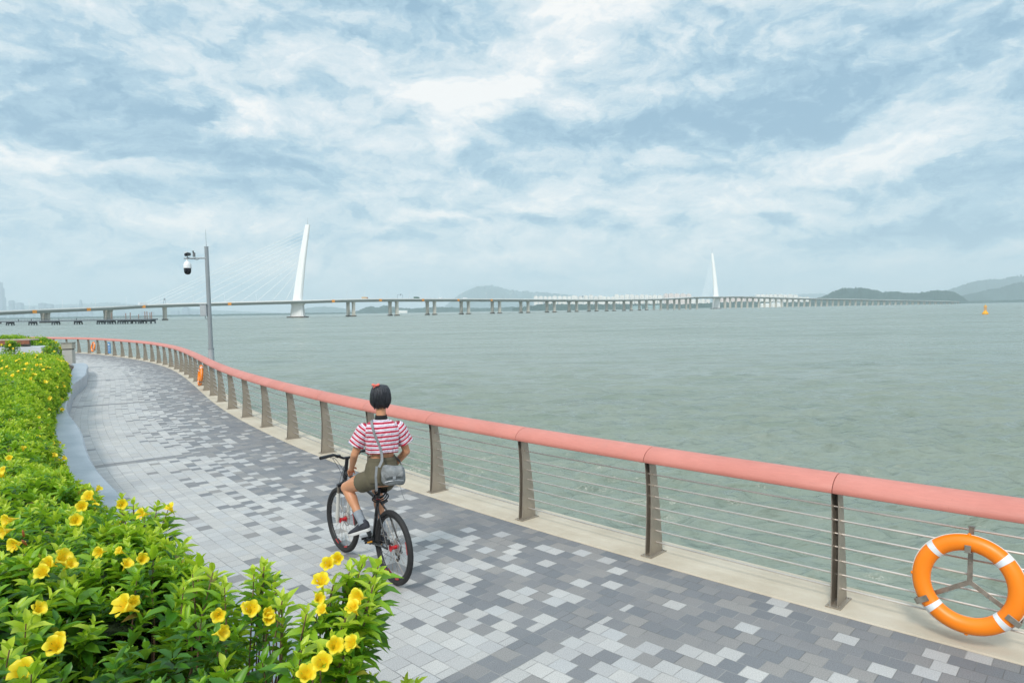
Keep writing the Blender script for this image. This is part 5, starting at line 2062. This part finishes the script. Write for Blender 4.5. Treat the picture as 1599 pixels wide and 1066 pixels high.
bkn = chest(0, 1, 0, (0, 0)).normalized()
sp = [chest(.052, .190, 1.120), chest(.020, .158, 1.17), chest(.016, .128, 1.22), chest(.030, .127, 1.29), chest(.055, .127, 1.36), chest(.078, .122, 1.42), chest(.092, .108, 1.475), chest(.096, .080, 1.512), chest(.094, .02, 1.530), chest(.088, -.05, 1.515),
      chest(.07, -.105, 1.46), chest(.03, -.128, 1.38), chest(-.03, -.130, 1.28), chest(-.10, -.115, 1.18), chest(-.17, -.04, 1.11), chest(-.175, .08, 1.09), chest(-.135, .165, 1.085)]
nr = []
for p in sp:
    c0 = chest(0, 0, p.z)
    n = (p - c0)
    n.z = .0 if p.z < 1.49 else 1.2 * n.length
    nr.append(n.normalized())
MB().loft(band(sp, .024, .004, nr)).build('strap', m_strap, bag, smooth=True, sharp=50)
hang = [chest(.072, .185, 1.13), chest(.085, .205, 1.04), chest(.082, .20, .95), chest(.078, .19, .90)]
MB().loft(band(hang, .022, .003, bkn)).build('strap_end', m_strap, bag)
hang = [chest(-.12, .20, .99), chest(-.145, .20, .90), chest(-.16, .195, .84), chest(-.175, .20, .80)]
MB().tube(hang, .0025, 5).build('drawstring', m_strap, bag)

# ------------------------------------------------------------------ flowering shrubs


def build_leaf(N, bs, co):
    at = N.new('ShaderNodeAttribute', attribute_name='tint').outputs['Fac']
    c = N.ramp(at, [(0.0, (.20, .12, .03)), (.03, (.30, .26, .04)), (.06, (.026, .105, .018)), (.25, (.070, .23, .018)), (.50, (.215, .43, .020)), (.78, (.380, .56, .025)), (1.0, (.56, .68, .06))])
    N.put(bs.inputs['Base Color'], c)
    bs.inputs['Roughness'].default_value = .38
    bs.inputs['Specular IOR Level'].default_value = .5
    tr = N.new('ShaderNodeBsdfTranslucent')
    N.put(tr.inputs['Color'], N.mix(.5, c, (.42, .62, .03)))
    mx = N.new('ShaderNodeMixShader')
    mx.inputs[0].default_value = .42
    N.l.new(bs.outputs[0], mx.inputs[1])
    N.l.new(tr.outputs[0], mx.inputs[2])
    N.l.new(mx.outputs[0], N.n['Material Output'].inputs['Surface'])


m_leaf = mat('shrub leaf', None, build=build_leaf)


def build_petal(N, bs, co):
    d = N.vm('LENGTH', co)
    c = N.ramp(N.m('DIVIDE', d, .042), [(0.0, (.66, .24, .01)), (.30, (.90, .52, .01)), (.5, (.95, .74, .025)), (1, (.96, .82, .05))])
    N.put(bs.inputs['Base Color'], c)
    bs.inputs['Roughness'].default_value = .5
    tr = N.new('ShaderNodeBsdfTranslucent')
    N.put(tr.inputs['Color'], c)
    mx = N.new('ShaderNodeMixShader')
    mx.inputs[0].default_value = .35
    N.l.new(bs.outputs[0], mx.inputs[1])
    N.l.new(tr.outputs[0], mx.inputs[2])
    N.l.new(mx.outputs[0], N.n['Material Output'].inputs['Surface'])


m_petal = mat('yellow petal', None, build=build_petal)
m_twig = mat('shrub twig', (.16, .095, .055), .8, vary=.2, vscale=20)
m_core = mat('dark hedge shell', None, build=lambda N, bs, co: (
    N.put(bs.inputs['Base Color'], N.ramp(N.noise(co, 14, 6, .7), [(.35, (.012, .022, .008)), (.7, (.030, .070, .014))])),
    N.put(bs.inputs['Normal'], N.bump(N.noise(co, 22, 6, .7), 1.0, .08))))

TPL8_T = np.array([0, .30, .30, .30, .68, .68, .68, 1.0])          # along the leaf
TPL8_W = np.array([0, -.5, 0, .5, -.40, 0, .40, 0])
TPL8_Z = np.array([0, .10, 0, .10, .06, -.02, .06, -.06])
TPL8_F = np.array([[0, 2, 1, 1], [0, 3, 2, 2], [1, 2, 5, 4], [2, 3, 6, 5], [4, 5, 7, 7], [5, 6, 7, 7]])
TPL4_T = np.array([0, .45, .45, 1.0])
TPL4_W = np.array([0, -.5, .5, 0])
TPL4_Z = np.array([0, .08, .08, -.05])
TPL4_F = np.array([[0, 2, 3], [0, 3, 1]])


def unit(a):
    return a / np.maximum(np.linalg.norm(a, axis=-1, keepdims=True), 1e-9)


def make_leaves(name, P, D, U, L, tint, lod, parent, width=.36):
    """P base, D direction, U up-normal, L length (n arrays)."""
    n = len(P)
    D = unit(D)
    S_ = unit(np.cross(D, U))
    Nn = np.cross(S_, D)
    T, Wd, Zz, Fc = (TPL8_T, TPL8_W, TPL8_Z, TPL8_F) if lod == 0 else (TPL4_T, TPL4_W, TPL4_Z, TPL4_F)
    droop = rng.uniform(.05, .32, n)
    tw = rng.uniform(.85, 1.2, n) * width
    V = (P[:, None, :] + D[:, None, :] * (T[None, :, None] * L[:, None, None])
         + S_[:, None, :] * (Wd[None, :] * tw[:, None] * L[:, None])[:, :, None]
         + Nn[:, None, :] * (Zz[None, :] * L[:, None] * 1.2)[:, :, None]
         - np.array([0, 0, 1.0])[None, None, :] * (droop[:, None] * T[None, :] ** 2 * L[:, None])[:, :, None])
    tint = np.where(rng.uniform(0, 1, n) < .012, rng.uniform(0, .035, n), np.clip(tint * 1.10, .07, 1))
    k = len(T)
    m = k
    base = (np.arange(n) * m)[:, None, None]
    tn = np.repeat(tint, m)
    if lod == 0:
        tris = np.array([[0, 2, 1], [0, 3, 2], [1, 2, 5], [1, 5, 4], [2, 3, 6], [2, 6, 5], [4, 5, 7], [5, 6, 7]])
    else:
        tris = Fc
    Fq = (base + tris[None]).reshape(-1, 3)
    return np_mesh(name, V.reshape(-1, 3), Fq, m_leaf, parent, smooth=(lod == 0), attrs={'tint': ('POINT', tn)})


def lump(x, y, seed=0.0, sc=1.0):
    x, y = x * sc + seed * 3.1, y * sc - seed * 1.7
    return (np.sin(2.1 * x + 1.3 * y) + np.sin(-1.6 * x + 2.7 * y + 1.0) * .8 + .6 * np.sin(4.3 * x + .9 * y + 2.0) + .5 * np.sin(1.2 * x - 5.1 * y)
            + .4 * np.sin(7.3 * x + 3.7 * y)) / 3.3


def shoots_to_leaves(SP, AX_, scale, leaf_tone, n_lv, per, span):
    """Whorls of leaves round each shoot. Returns leaf arrays."""
    n = len(SP)
    ref = unit(np.cross(AX_, rng.normal(size=(n, 3))))
    ref2 = np.cross(AX_, ref)
    Ps, Ds, Us, Ls, Ts = [], [], [], [], []
    ph0 = rng.uniform(0, 2 * PI, n)
    for lv in range(n_lv):
        f = lv / max(1, n_lv - 1)                 # 0 at the tip, 1 low on the shoot
        for k in range(per):
            if lv == 0 and k >= max(2, per - 1):
                continue
            ang = ph0 + lv * 1.05 + 2 * PI * k / per + rng.normal(0, .22, n)
            el_ = np.radians(24 + 52 * f ** .7 + rng.normal(0, 9, n))
            rad_ = ref * np.cos(ang)[:, None] + ref2 * np.sin(ang)[:, None]
            d = AX_ * np.cos(el_)[:, None] + rad_ * np.sin(el_)[:, None]
            Ps.append(SP - AX_ * (span * f * scale)[:, None] + rad_ * .003)
            Ds.append(d)
            Us.append(unit(AX_ - d * .2 + rng.normal(0, .12, (n, 3))))
            Ls.append(scale * (.050 + .042 * f ** .6) * rng.uniform(.62, 1.28, n))
            Ts.append(np.clip(leaf_tone * (1.12 - .85 * f) + rng.normal(0, .07, n), 0, 1))
    return [np.concatenate(a) for a in (Ps, Ds, Us, Ls, Ts)]


# flower: a funnel of five broad overlapping petals
def flower_mesh():
    mb = MB()
    for k in range(5):
        a0 = 2 * PI * k / 5
        rows = []
        for t, w, z in [(0.0, .2, -.034), (.18, .34, -.020), (.36, .55, -.006), (.60, .74, .006), (.84, .70, .012), (1.0, .40, .010)]:
            r = .004 + .030 * t
            row = []
            for j in range(5):
                q = (j - 2) / 2
                an = a0 + q * w * (1.0 if t > .2 else 3.0)
                row.append(Vector((r * (1 - .10 * q * q * (t > .7)) * math.cos(an), r * (1 - .10 * q * q * (t > .7)) * math.sin(an), z + .005 * q * (t) + .003 * math.cos(q * 3 + k))))
            rows.append(row)
        mb.loft(rows, caps=False, closed=False)
    mb.tube([(0, 0, -.055), (0, 0, -.040), (0, 0, -.022)], [.0025, .0035, .0062], 8, caps=False)
    me_o = mb.build('flower', m_petal, smooth=True, sharp=0)
    me = me_o.data
    bpy.data.objects.remove(me_o)
    return me


def bud_mesh():
    mb = MB().tube([(0, 0, 0), (0, 0, .012), (0, 0, .030), (0, 0, .040)], [.002, .0055, .0050, .001], 8)
    o_ = mb.build('bud', mat('russet bud', (.34, .10, .03), .6, vary=.2), smooth=True, sharp=0)
    me = o_.data
    bpy.data.objects.remove(o_)
    return me


FLOWER, BUD = flower_mesh(), bud_mesh()


def put_mesh(name, me, loc, zdir, s, parent):
    o_ = bpy.data.objects.new(name, me)
    COL.objects.link(o_)
    qd = Vector(zdir).to_track_quat('Z', 'Y')
    o_.matrix_world = Matrix.Translation(loc) @ qd.to_matrix().to_4x4() @ Matrix.Rotation(random.uniform(0, 6.28), 4, 'Z') @ Matrix.Scale(s, 4)
    o_.parent = parent
    o_.matrix_parent_inverse = parent.matrix_basis.inverted()
    return o_


SOIL = .42


def shrub(label, mounds, dens, sprigs, flowers_px, seed, group, lod=0, leaf_tone=(.35, 1.0), n_rand_fl=4, scale=1.12):
    """mounds: (x, y, radius, top z). sprigs: tips (px, py, z). flowers_px: (px, py, z, size)."""
    r_ = np.random.default_rng(seed)
    cx_ = float(np.mean([m[0] for m in mounds]))
    cy_ = float(np.mean([m[1] for m in mounds]))
    root = empty('flowering_shrub', (cx_, cy_, SOIL), label, 'shrub', group)
    SP, AXs, SC, AGE_SHADE = [], [], [], []
    for (mx_, my_, mr, mt) in mounds:
        n = int(dens * .78 * PI * mr * mr * 1.5)
        u_ = r_.uniform(0, 1, n) ** .5
        a = r_.uniform(0, 2 * PI, n)
        rr = u_ * mr
        h = np.sqrt(np.clip(1 - (rr / mr) ** 2, 0, 1))
        x = mx_ + rr * np.cos(a)
        y = my_ + rr * np.sin(a)
        depth = r_.choice([0, 0, 0, 1, 1, 2], n) * .085 + r_.uniform(0, .06, n)
        hh = (mt - SOIL)
        z = SOIL + .12 + (hh - .12) * (.30 + .70 * h) + lump(x, y, seed, 3.2) * .07 - depth
        outd = np.stack([np.cos(a) * u_ ** 2, np.sin(a) * u_ ** 2, .55 + .7 * h], -1)
        AXs.append(unit(outd + r_.normal(0, .24, (n, 3))))
        SP.append(np.stack([x, y, z], -1) - outd * 0)
        SC.append(r_.uniform(.8, 1.2, n) * scale)
        AGE_SHADE.append(np.clip(r_.uniform(leaf_tone[0], leaf_tone[1], n) - depth * 3.2, .05, 1))  # older leaves inside, and shade painted in: tone darkens with depth
    tips = []
    for sp_ in sprigs:
        p = at_z(sp_[0], sp_[1], sp_[2])
        tips.append(p)
        ax_ = Vector((r_.normal(0, .15) + .1, r_.normal(0, .15), 1)).normalized()
        for j in range(3):
            q = p - ax_ * (.085 * j) - Vector((0, 0, .03))
            SP.append(np.array([[q.x, q.y, q.z]]))
            AXs.append(unit(np.array([[ax_.x, ax_.y, ax_.z]]) + r_.normal(0, .06, (1, 3))))
            SC.append(np.array([1.0 - .02 * j]) * scale)
            AGE_SHADE.append(np.array([.98 - .22 * j]))
    SP, AXs, SC, AGE_SHADE = np.concatenate(SP), np.concatenate(AXs), np.concatenate(SC), np.concatenate(AGE_SHADE)
    Lf = shoots_to_leaves(SP, AXs, SC, AGE_SHADE, 4, 4, .085)
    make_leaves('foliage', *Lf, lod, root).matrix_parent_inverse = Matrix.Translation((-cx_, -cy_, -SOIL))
    # woody stems from the ground up into the crown
    st = MB()
    idx = r_.choice(len(SP), min(len(SP), 70), replace=False)
    for i in list(idx) + list(range(len(SP) - 3 * len(tips), len(SP), 3)):
        p = Vector(SP[i])
        m_ = min(mounds, key=lambda m: (m[0] - p.x) ** 2 + (m[1] - p.y) ** 2)
        b = Vector((m_[0] + (p.x - m_[0]) * .15 + r_.normal(0, .04), m_[1] + (p.y - m_[1]) * .15 + r_.normal(0, .04), SOIL - .05))
        c1 = b.lerp(p, .5) + Vector((r_.normal(0, .05), r_.normal(0, .05), .10))
        pts = [b * (1 - t) ** 2 + c1 * 2 * t * (1 - t) + p * t * t for t in np.linspace(0, 1, 8)]
        st.tube(pts, [.0065, .006, .0055, .005, .0042, .0036, .003, .0022], 5, caps=False)
    st.build('stems', m_twig, root, smooth=True, sharp=0).matrix_parent_inverse = Matrix.Translation((-cx_, -cy_, -SOIL))
    for f in flowers_px:
        p = at_z(f[0], f[1], f[2])
        to = (Vector((0, 0, EYE)) - p).normalized()
        zd = (to * .8 + Vector((random.uniform(-1, 1), random.uniform(-.6, .4), random.uniform(-.2, .9)))).normalized()
        put_mesh('flower', FLOWER, p, zd, f[3] * random.uniform(.82, .98), root)
    for i in range(n_rand_fl):
        j = int(r_.integers(0, len(SP)))
        if AGE_SHADE[j] < .35:
            continue
        p = Vector(SP[j]) + Vector(AXs[j]) * .05 + Vector((0, 0, .02))
        put_mesh('flower' if i % 3 else 'bud', FLOWER if i % 3 else BUD, p, (Vector(AXs[j]) + Vector((random.uniform(-.6, .6), random.uniform(-.9, .2), 0))), random.uniform(.8, 1.05), root)
    return root


GF = 'yellow flowered shrubs in the foreground'
shrub('airy shrub reaching over the granite wall below the cyclist, with yellow trumpets on long shoots',
      [(-.94, 2.26, .24, 1.40), (-.92, 1.98, .22, 1.34), (-.94, 1.72, .22, 1.28)], 92,
      [(590, 872, 1.62), (566, 868, 1.63), (545, 880, 1.62), (520, 900, 1.60), (583, 900, 1.60), (560, 925, 1.58), (500, 925, 1.58), (478, 945, 1.56), (540, 950, 1.55),
       (575, 945, 1.54), (520, 985, 1.52), (545, 990, 1.52), (500, 1010, 1.5), (470, 1000, 1.5), (412, 872, 1.56), (396, 884, 1.55), (428, 894, 1.54), (440, 925, 1.52)],
      [(512, 880, 1.61, 1.0), (527, 872, 1.62, .95), (558, 932, 1.58, 1.0), (551, 948, 1.56, .9), (498, 934, 1.57, .75), (503, 952, 1.56, .75), (523, 1007, 1.50, 1.05), (549, 1004, 1.50, .95),
       (503, 1034, 1.48, 1.05), (478, 1052, 1.46, 1.0), (418, 956, 1.50, .7)], 21, GF)
shrub('dense dark leaved shrub between the airy shrub and the one in the lower left corner',
      [(-1.22, 2.36, .42, 1.45), (-1.02, 1.95, .42, 1.42), (-1.35, 1.85, .40, 1.46), (-.98, 1.55, .42, 1.36)], 105,
      [(312, 866, 1.50), (300, 885, 1.5), (332, 882, 1.5), (350, 905, 1.5), (286, 905, 1.5)],
      [(392, 950, 1.50, 1.0), (341, 960, 1.50, .85), (347, 987, 1.48, .95), (382, 946, 1.5, .6), (420, 965, 1.48, .8), (192, 946, 1.52, 1.35), (208, 938, 1.52, .8)], 22, GF, leaf_tone=(.15, .85))
shrub('leafy shrub filling the lower left corner with large dark leaves and big yellow flowers',
      [(-1.72, 2.05, .46, 1.52), (-1.50, 1.62, .42, 1.46), (-1.95, 2.40, .42, 1.54), (-1.32, 1.32, .40, 1.38), (-1.75, 1.45, .36, 1.42)], 105, [(14, 1000, 1.5), (40, 960, 1.5)],
      [(35, 1048, 1.44, 1.5), (86, 1008, 1.46, 1.1), (92, 995, 1.47, .8), (60, 950, 1.5, 1.0), (10, 812, 1.6, 1.2), (22, 850, 1.57, 1.2), (5, 830, 1.58, 1.0)], 23, GF, leaf_tone=(.10, .80))
shrub('bright shrub whose flower sprays lean over the wall left of the bicycle',
      [(-1.72, 2.95, .44, 1.50), (-2.05, 3.42, .46, 1.46), (-2.25, 2.85, .48, 1.56), (-2.6, 3.3, .50, 1.55)], 105,
      [(262, 788, 1.50), (245, 782, 1.5), (225, 792, 1.5), (208, 780, 1.5), (250, 815, 1.47), (238, 840, 1.46), (190, 772, 1.5)],
      [(265, 792, 1.49, 1.0), (221, 802, 1.50, 1.15), (138, 775, 1.55, 1.25), (128, 790, 1.54, 1.0), (190, 787, 1.52, 1.1), (118, 812, 1.53, 1.2), (98, 870, 1.52, 1.3), (75, 880, 1.52, 1.2), (66, 893, 1.52, 1.0), (110, 880, 1.5, 1.0),
       (155, 862, 1.5, .9), (222, 872, 1.47, .9), (198, 880, 1.48, .9), (186, 860, 1.49, .7)], 24, GF, leaf_tone=(.35, 1.0))
shrub('low shrub showing only light green shoot tips right of the airy shrub',
      [(-.34, 1.75, .24, .90), (.10, 1.45, .30, .90)], 70, [(578, 1056, 1.16), (566, 1064, 1.14), (634, 1058, 1.12), (648, 1060, 1.1)], [], 25, GF)

# ---- the long hedge running back along the wall
hedge = empty('flowering_hedge', curve(12, 5, SOIL), 'long bright green hedge dotted with yellow flowers, running back behind the curved granite wall', 'hedge')


def edge_u(s):
    return np.interp(s, [1, 3.4, 4.7, 5.8, 7.3, 8.4, 9.6, 13, 15.2, 17.4, 20.8, 27, 31], [4.55, 4.45, 4.45, 4.32, 4.26, 4.16, 4.10, 4.02, 3.90, 3.84, 3.88, 4.25, 4.4]) + .05 * np.sin(s * 2.7 + 1)


def hedge_top(s, u):
    z = np.interp(s, [1, 4, 8, 16, 24, 31], [1.44, 1.38, 1.34, 1.32, 1.26, 1.08])
    ur = np.interp(s, [3, 10, 20, 31], [.50, .60, .7, .8])
    u0 = edge_u(s)
    d = np.clip((u - u0) / ur, 0, 1)
    e = np.clip((31.3 - s) / 1.6, 0, 1)
    k = np.sqrt(np.clip(1 - (1 - d) ** 2, 0, 1)) * np.sqrt(np.clip(1 - (1 - e) ** 2, 0, 1))
    return SOIL + .05 + (z - SOIL - .05) * k


def hedge_xyz(s, u, z):
    out = np.empty((len(s), 3))
    for i in range(len(s)):
        p = curve(float(s[i]), float(u[i]))
        out[i] = (p.x, p.y, z[i])
    return out


HS0 = 1.2
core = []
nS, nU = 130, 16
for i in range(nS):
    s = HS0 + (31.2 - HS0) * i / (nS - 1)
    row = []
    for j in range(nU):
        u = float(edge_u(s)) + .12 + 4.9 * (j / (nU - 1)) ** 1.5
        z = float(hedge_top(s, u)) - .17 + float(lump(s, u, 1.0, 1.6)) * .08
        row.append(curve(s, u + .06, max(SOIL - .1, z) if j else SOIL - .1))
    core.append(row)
MB().loft(core, caps=False, closed=False).build('inner_shell', m_core, hedge, smooth=True, sharp=0).matrix_parent_inverse = hedge.matrix_basis.inverted()  # added dark shell under the leaves, blocks the view through the hedge
parts_fl = []
for (sa, sb_, dens, lod, sc, nlv, per) in [(HS0, 8.5, 100, 0, 1.0, 4, 4), (8.5, 13.5, 95, 1, 1.08, 4, 4), (13.5, 20, 62, 1, 1.3, 3, 4), (20, 31.2, 40, 1, 1.6, 3, 4)]:
    n = int(dens * (sb_ - sa) * (2.6 if sa < 8 else 3.6 if sa < 13 else 5.0))
    s = rng.uniform(sa, sb_, n)
    u = edge_u(s) - .02 + np.where(s < 9, 2.3, 4.7) * rng.uniform(0, 1, n) ** 1.3
    # extra shoots on the face towards the path
    n2 = int(n * .45)
    s = np.r_[s, rng.uniform(sa, sb_, n2)]
    u = np.r_[u, edge_u(s[n:]) - .02 + .45 * rng.uniform(0, 1, n2)]
    dep = rng.choice([0, 0, 1], len(s)) * .09 + rng.uniform(0, .05, len(s))
    lm = lump(s, u, 1.0, 1.6)
    z0 = hedge_top(s, u)
    z = z0 + lm * .09 - dep + .02 + np.where(rng.uniform(0, 1, len(s)) < .04, rng.uniform(.05, .20, len(s)), 0)
    nrm_u = (hedge_top(s, u + .12) - z0) / .12
    P0 = hedge_xyz(s, u, np.maximum(z, SOIL))
    P1 = hedge_xyz(s, u - .05, z)
    outw = unit(P1 - np.c_[P0[:, :2], z])
    A_ = unit(outw * np.clip(nrm_u, 0, 2.0)[:, None] * .8 + np.array([0, 0, 1.0]) + rng.normal(0, .26, (len(s), 3)))
    age_shade = np.clip(rng.uniform(.50, 1.15, len(s)) + lm * .18 - dep * 2.5, .05, 1)  # leaf age plus painted shade: darker with depth and in the hollows
    Lf = shoots_to_leaves(P0, A_, rng.uniform(.8, 1.2, len(s)) * sc, age_shade, nlv, per, .085)
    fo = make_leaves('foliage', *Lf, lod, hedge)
    fo.matrix_parent_inverse = hedge.matrix_basis.inverted()
    keep = np.where(dep < .06)[0]
    parts_fl.append((P0[keep], A_[keep], s[keep]))
# flowers over the hedge: about a hundred individual blooms, the far scatter as one stuff part
allP = np.concatenate([p[0] for p in parts_fl])
allA = np.concatenate([p[1] for p in parts_fl])
allS = np.concatenate([p[2] for p in parts_fl])
clu = lump(allP[:, 0], allP[:, 1], 2.0, 1.9)
near = np.where((allS > 3) & (allS < 16) & (clu > -.2))[0]
pick = rng.choice(near, 98, replace=False, p=(1 / allS[near] ** .5) / (1 / allS[near] ** .5).sum())
for i in pick:
    put_mesh('flower', FLOWER, Vector(allP[i]) + Vector(allA[i]) * .045 + Vector((0, 0, .02)), Vector(allA[i]) + Vector((random.uniform(-.5, .7), random.uniform(-1.1, .1), 0)), random.uniform(.65, .95), hedge)
far = rng.choice(np.where((allS >= 12) & (clu > -.35))[0], 150, replace=False)
fv = np.array([v.co[:] for v in FLOWER.vertices])
ff = [tuple(p.vertices) for p in FLOWER.polygons]
mb = MB()
for i in far:
    zd = (Vector(allA[i]) + Vector((random.uniform(-.5, .7), random.uniform(-1.1, .1), 0))).normalized()
    R3 = zd.to_track_quat('Z', 'Y').to_matrix()
    sc = random.uniform(1.0, 1.45)
    p = Vector(allP[i]) + Vector(allA[i]) * .05 + Vector((0, 0, .025))
    mb.add([p + R3 @ (Vector(v) * sc) for v in fv], ff)
m_far_petal = mat('yellow petal far', (.92, .70, .03), .5, vary=.08, vscale=8)
o = mb.build('flowers', m_far_petal, hedge, smooth=True, sharp=0)
o['kind'] = 'stuff'
o.matrix_parent_inverse = hedge.matrix_basis.inverted()

# ---- plants behind and beside the far bench
def far_bush(label, x0, x1, Yc, ztop, zb_, dens, seed, nfl, depth=1.6):
    r_ = np.random.default_rng(seed)
    root = empty('flowering_shrub', ((x0 + x1) / 2, Yc, 0), label, 'shrub', 'far flowering shrubs beyond the hedge')
    n = int(dens * (x1 - x0))
    x = r_.uniform(x0, x1, n)
    y = Yc + r_.uniform(-depth / 2, depth / 2, n)
    e = np.sqrt(np.clip(1 - np.abs((x - (x0 + x1) / 2) / ((x1 - x0) / 2)) ** 3, 0, 1))
    z = zb_ + (ztop - zb_) * e * r_.uniform(0, 1, n) ** .4 + lump(x, y, seed, 1.3) * .14
    A_ = unit(np.stack([r_.normal(0, .3, n), r_.normal(-.3, .3, n), np.ones(n)], -1))
    P0 = np.stack([x, y, z], -1) - np.array([(x0 + x1) / 2, Yc, 0])
    make_leaves('foliage', *shoots_to_leaves(P0, A_, r_.uniform(.9, 1.3, n) * 1.9, np.clip(r_.uniform(.2, 1, n), 0, 1), 3, 4, .085), 1, root)
    for i in range(nfl):
        j = int(r_.integers(0, n))
        put_mesh('flower', FLOWER, Vector(P0[j]) + root.location + Vector((0, -.1, .05)), Vector((random.uniform(-.5, .5), -1, .4)), random.uniform(1.6, 2.3), root)
    st = MB()
    for i in range(14):
        j = int(r_.integers(0, n))
        st.tube([(P0[j][0] * .95, P0[j][1] * .5, 0), tuple(P0[j])], [.02, .008], 5)
    st.build('stems', m_twig, root)


zt_ = at_y(22, 523.5, 39.6).z
far_bush('bushy green shrub with yellow flowers rising behind the timber bench', xb1 - 8.5, xb1 - .3, 39.8, zt_, 1.0, 95, 31, 14)
pB = at_y(79, 541, 34.0)
far_bush('small loose sprig of a shrub standing between the timber bench and the stone pillar', pB.x - .45, pB.x + .45, 34.0, at_y(79, 534.5, 34).z, .7, 60, 32, 3, .7)
pC = at_y(42, 532, 36.5)
far_bush('leafy shoots growing up in front of the timber bench', at_y(8, 532, 36.5).x, at_y(26, 532, 36.5).x, 36.5, at_y(12, 530, 36.5).z, .7, 90, 33, 4, .6)
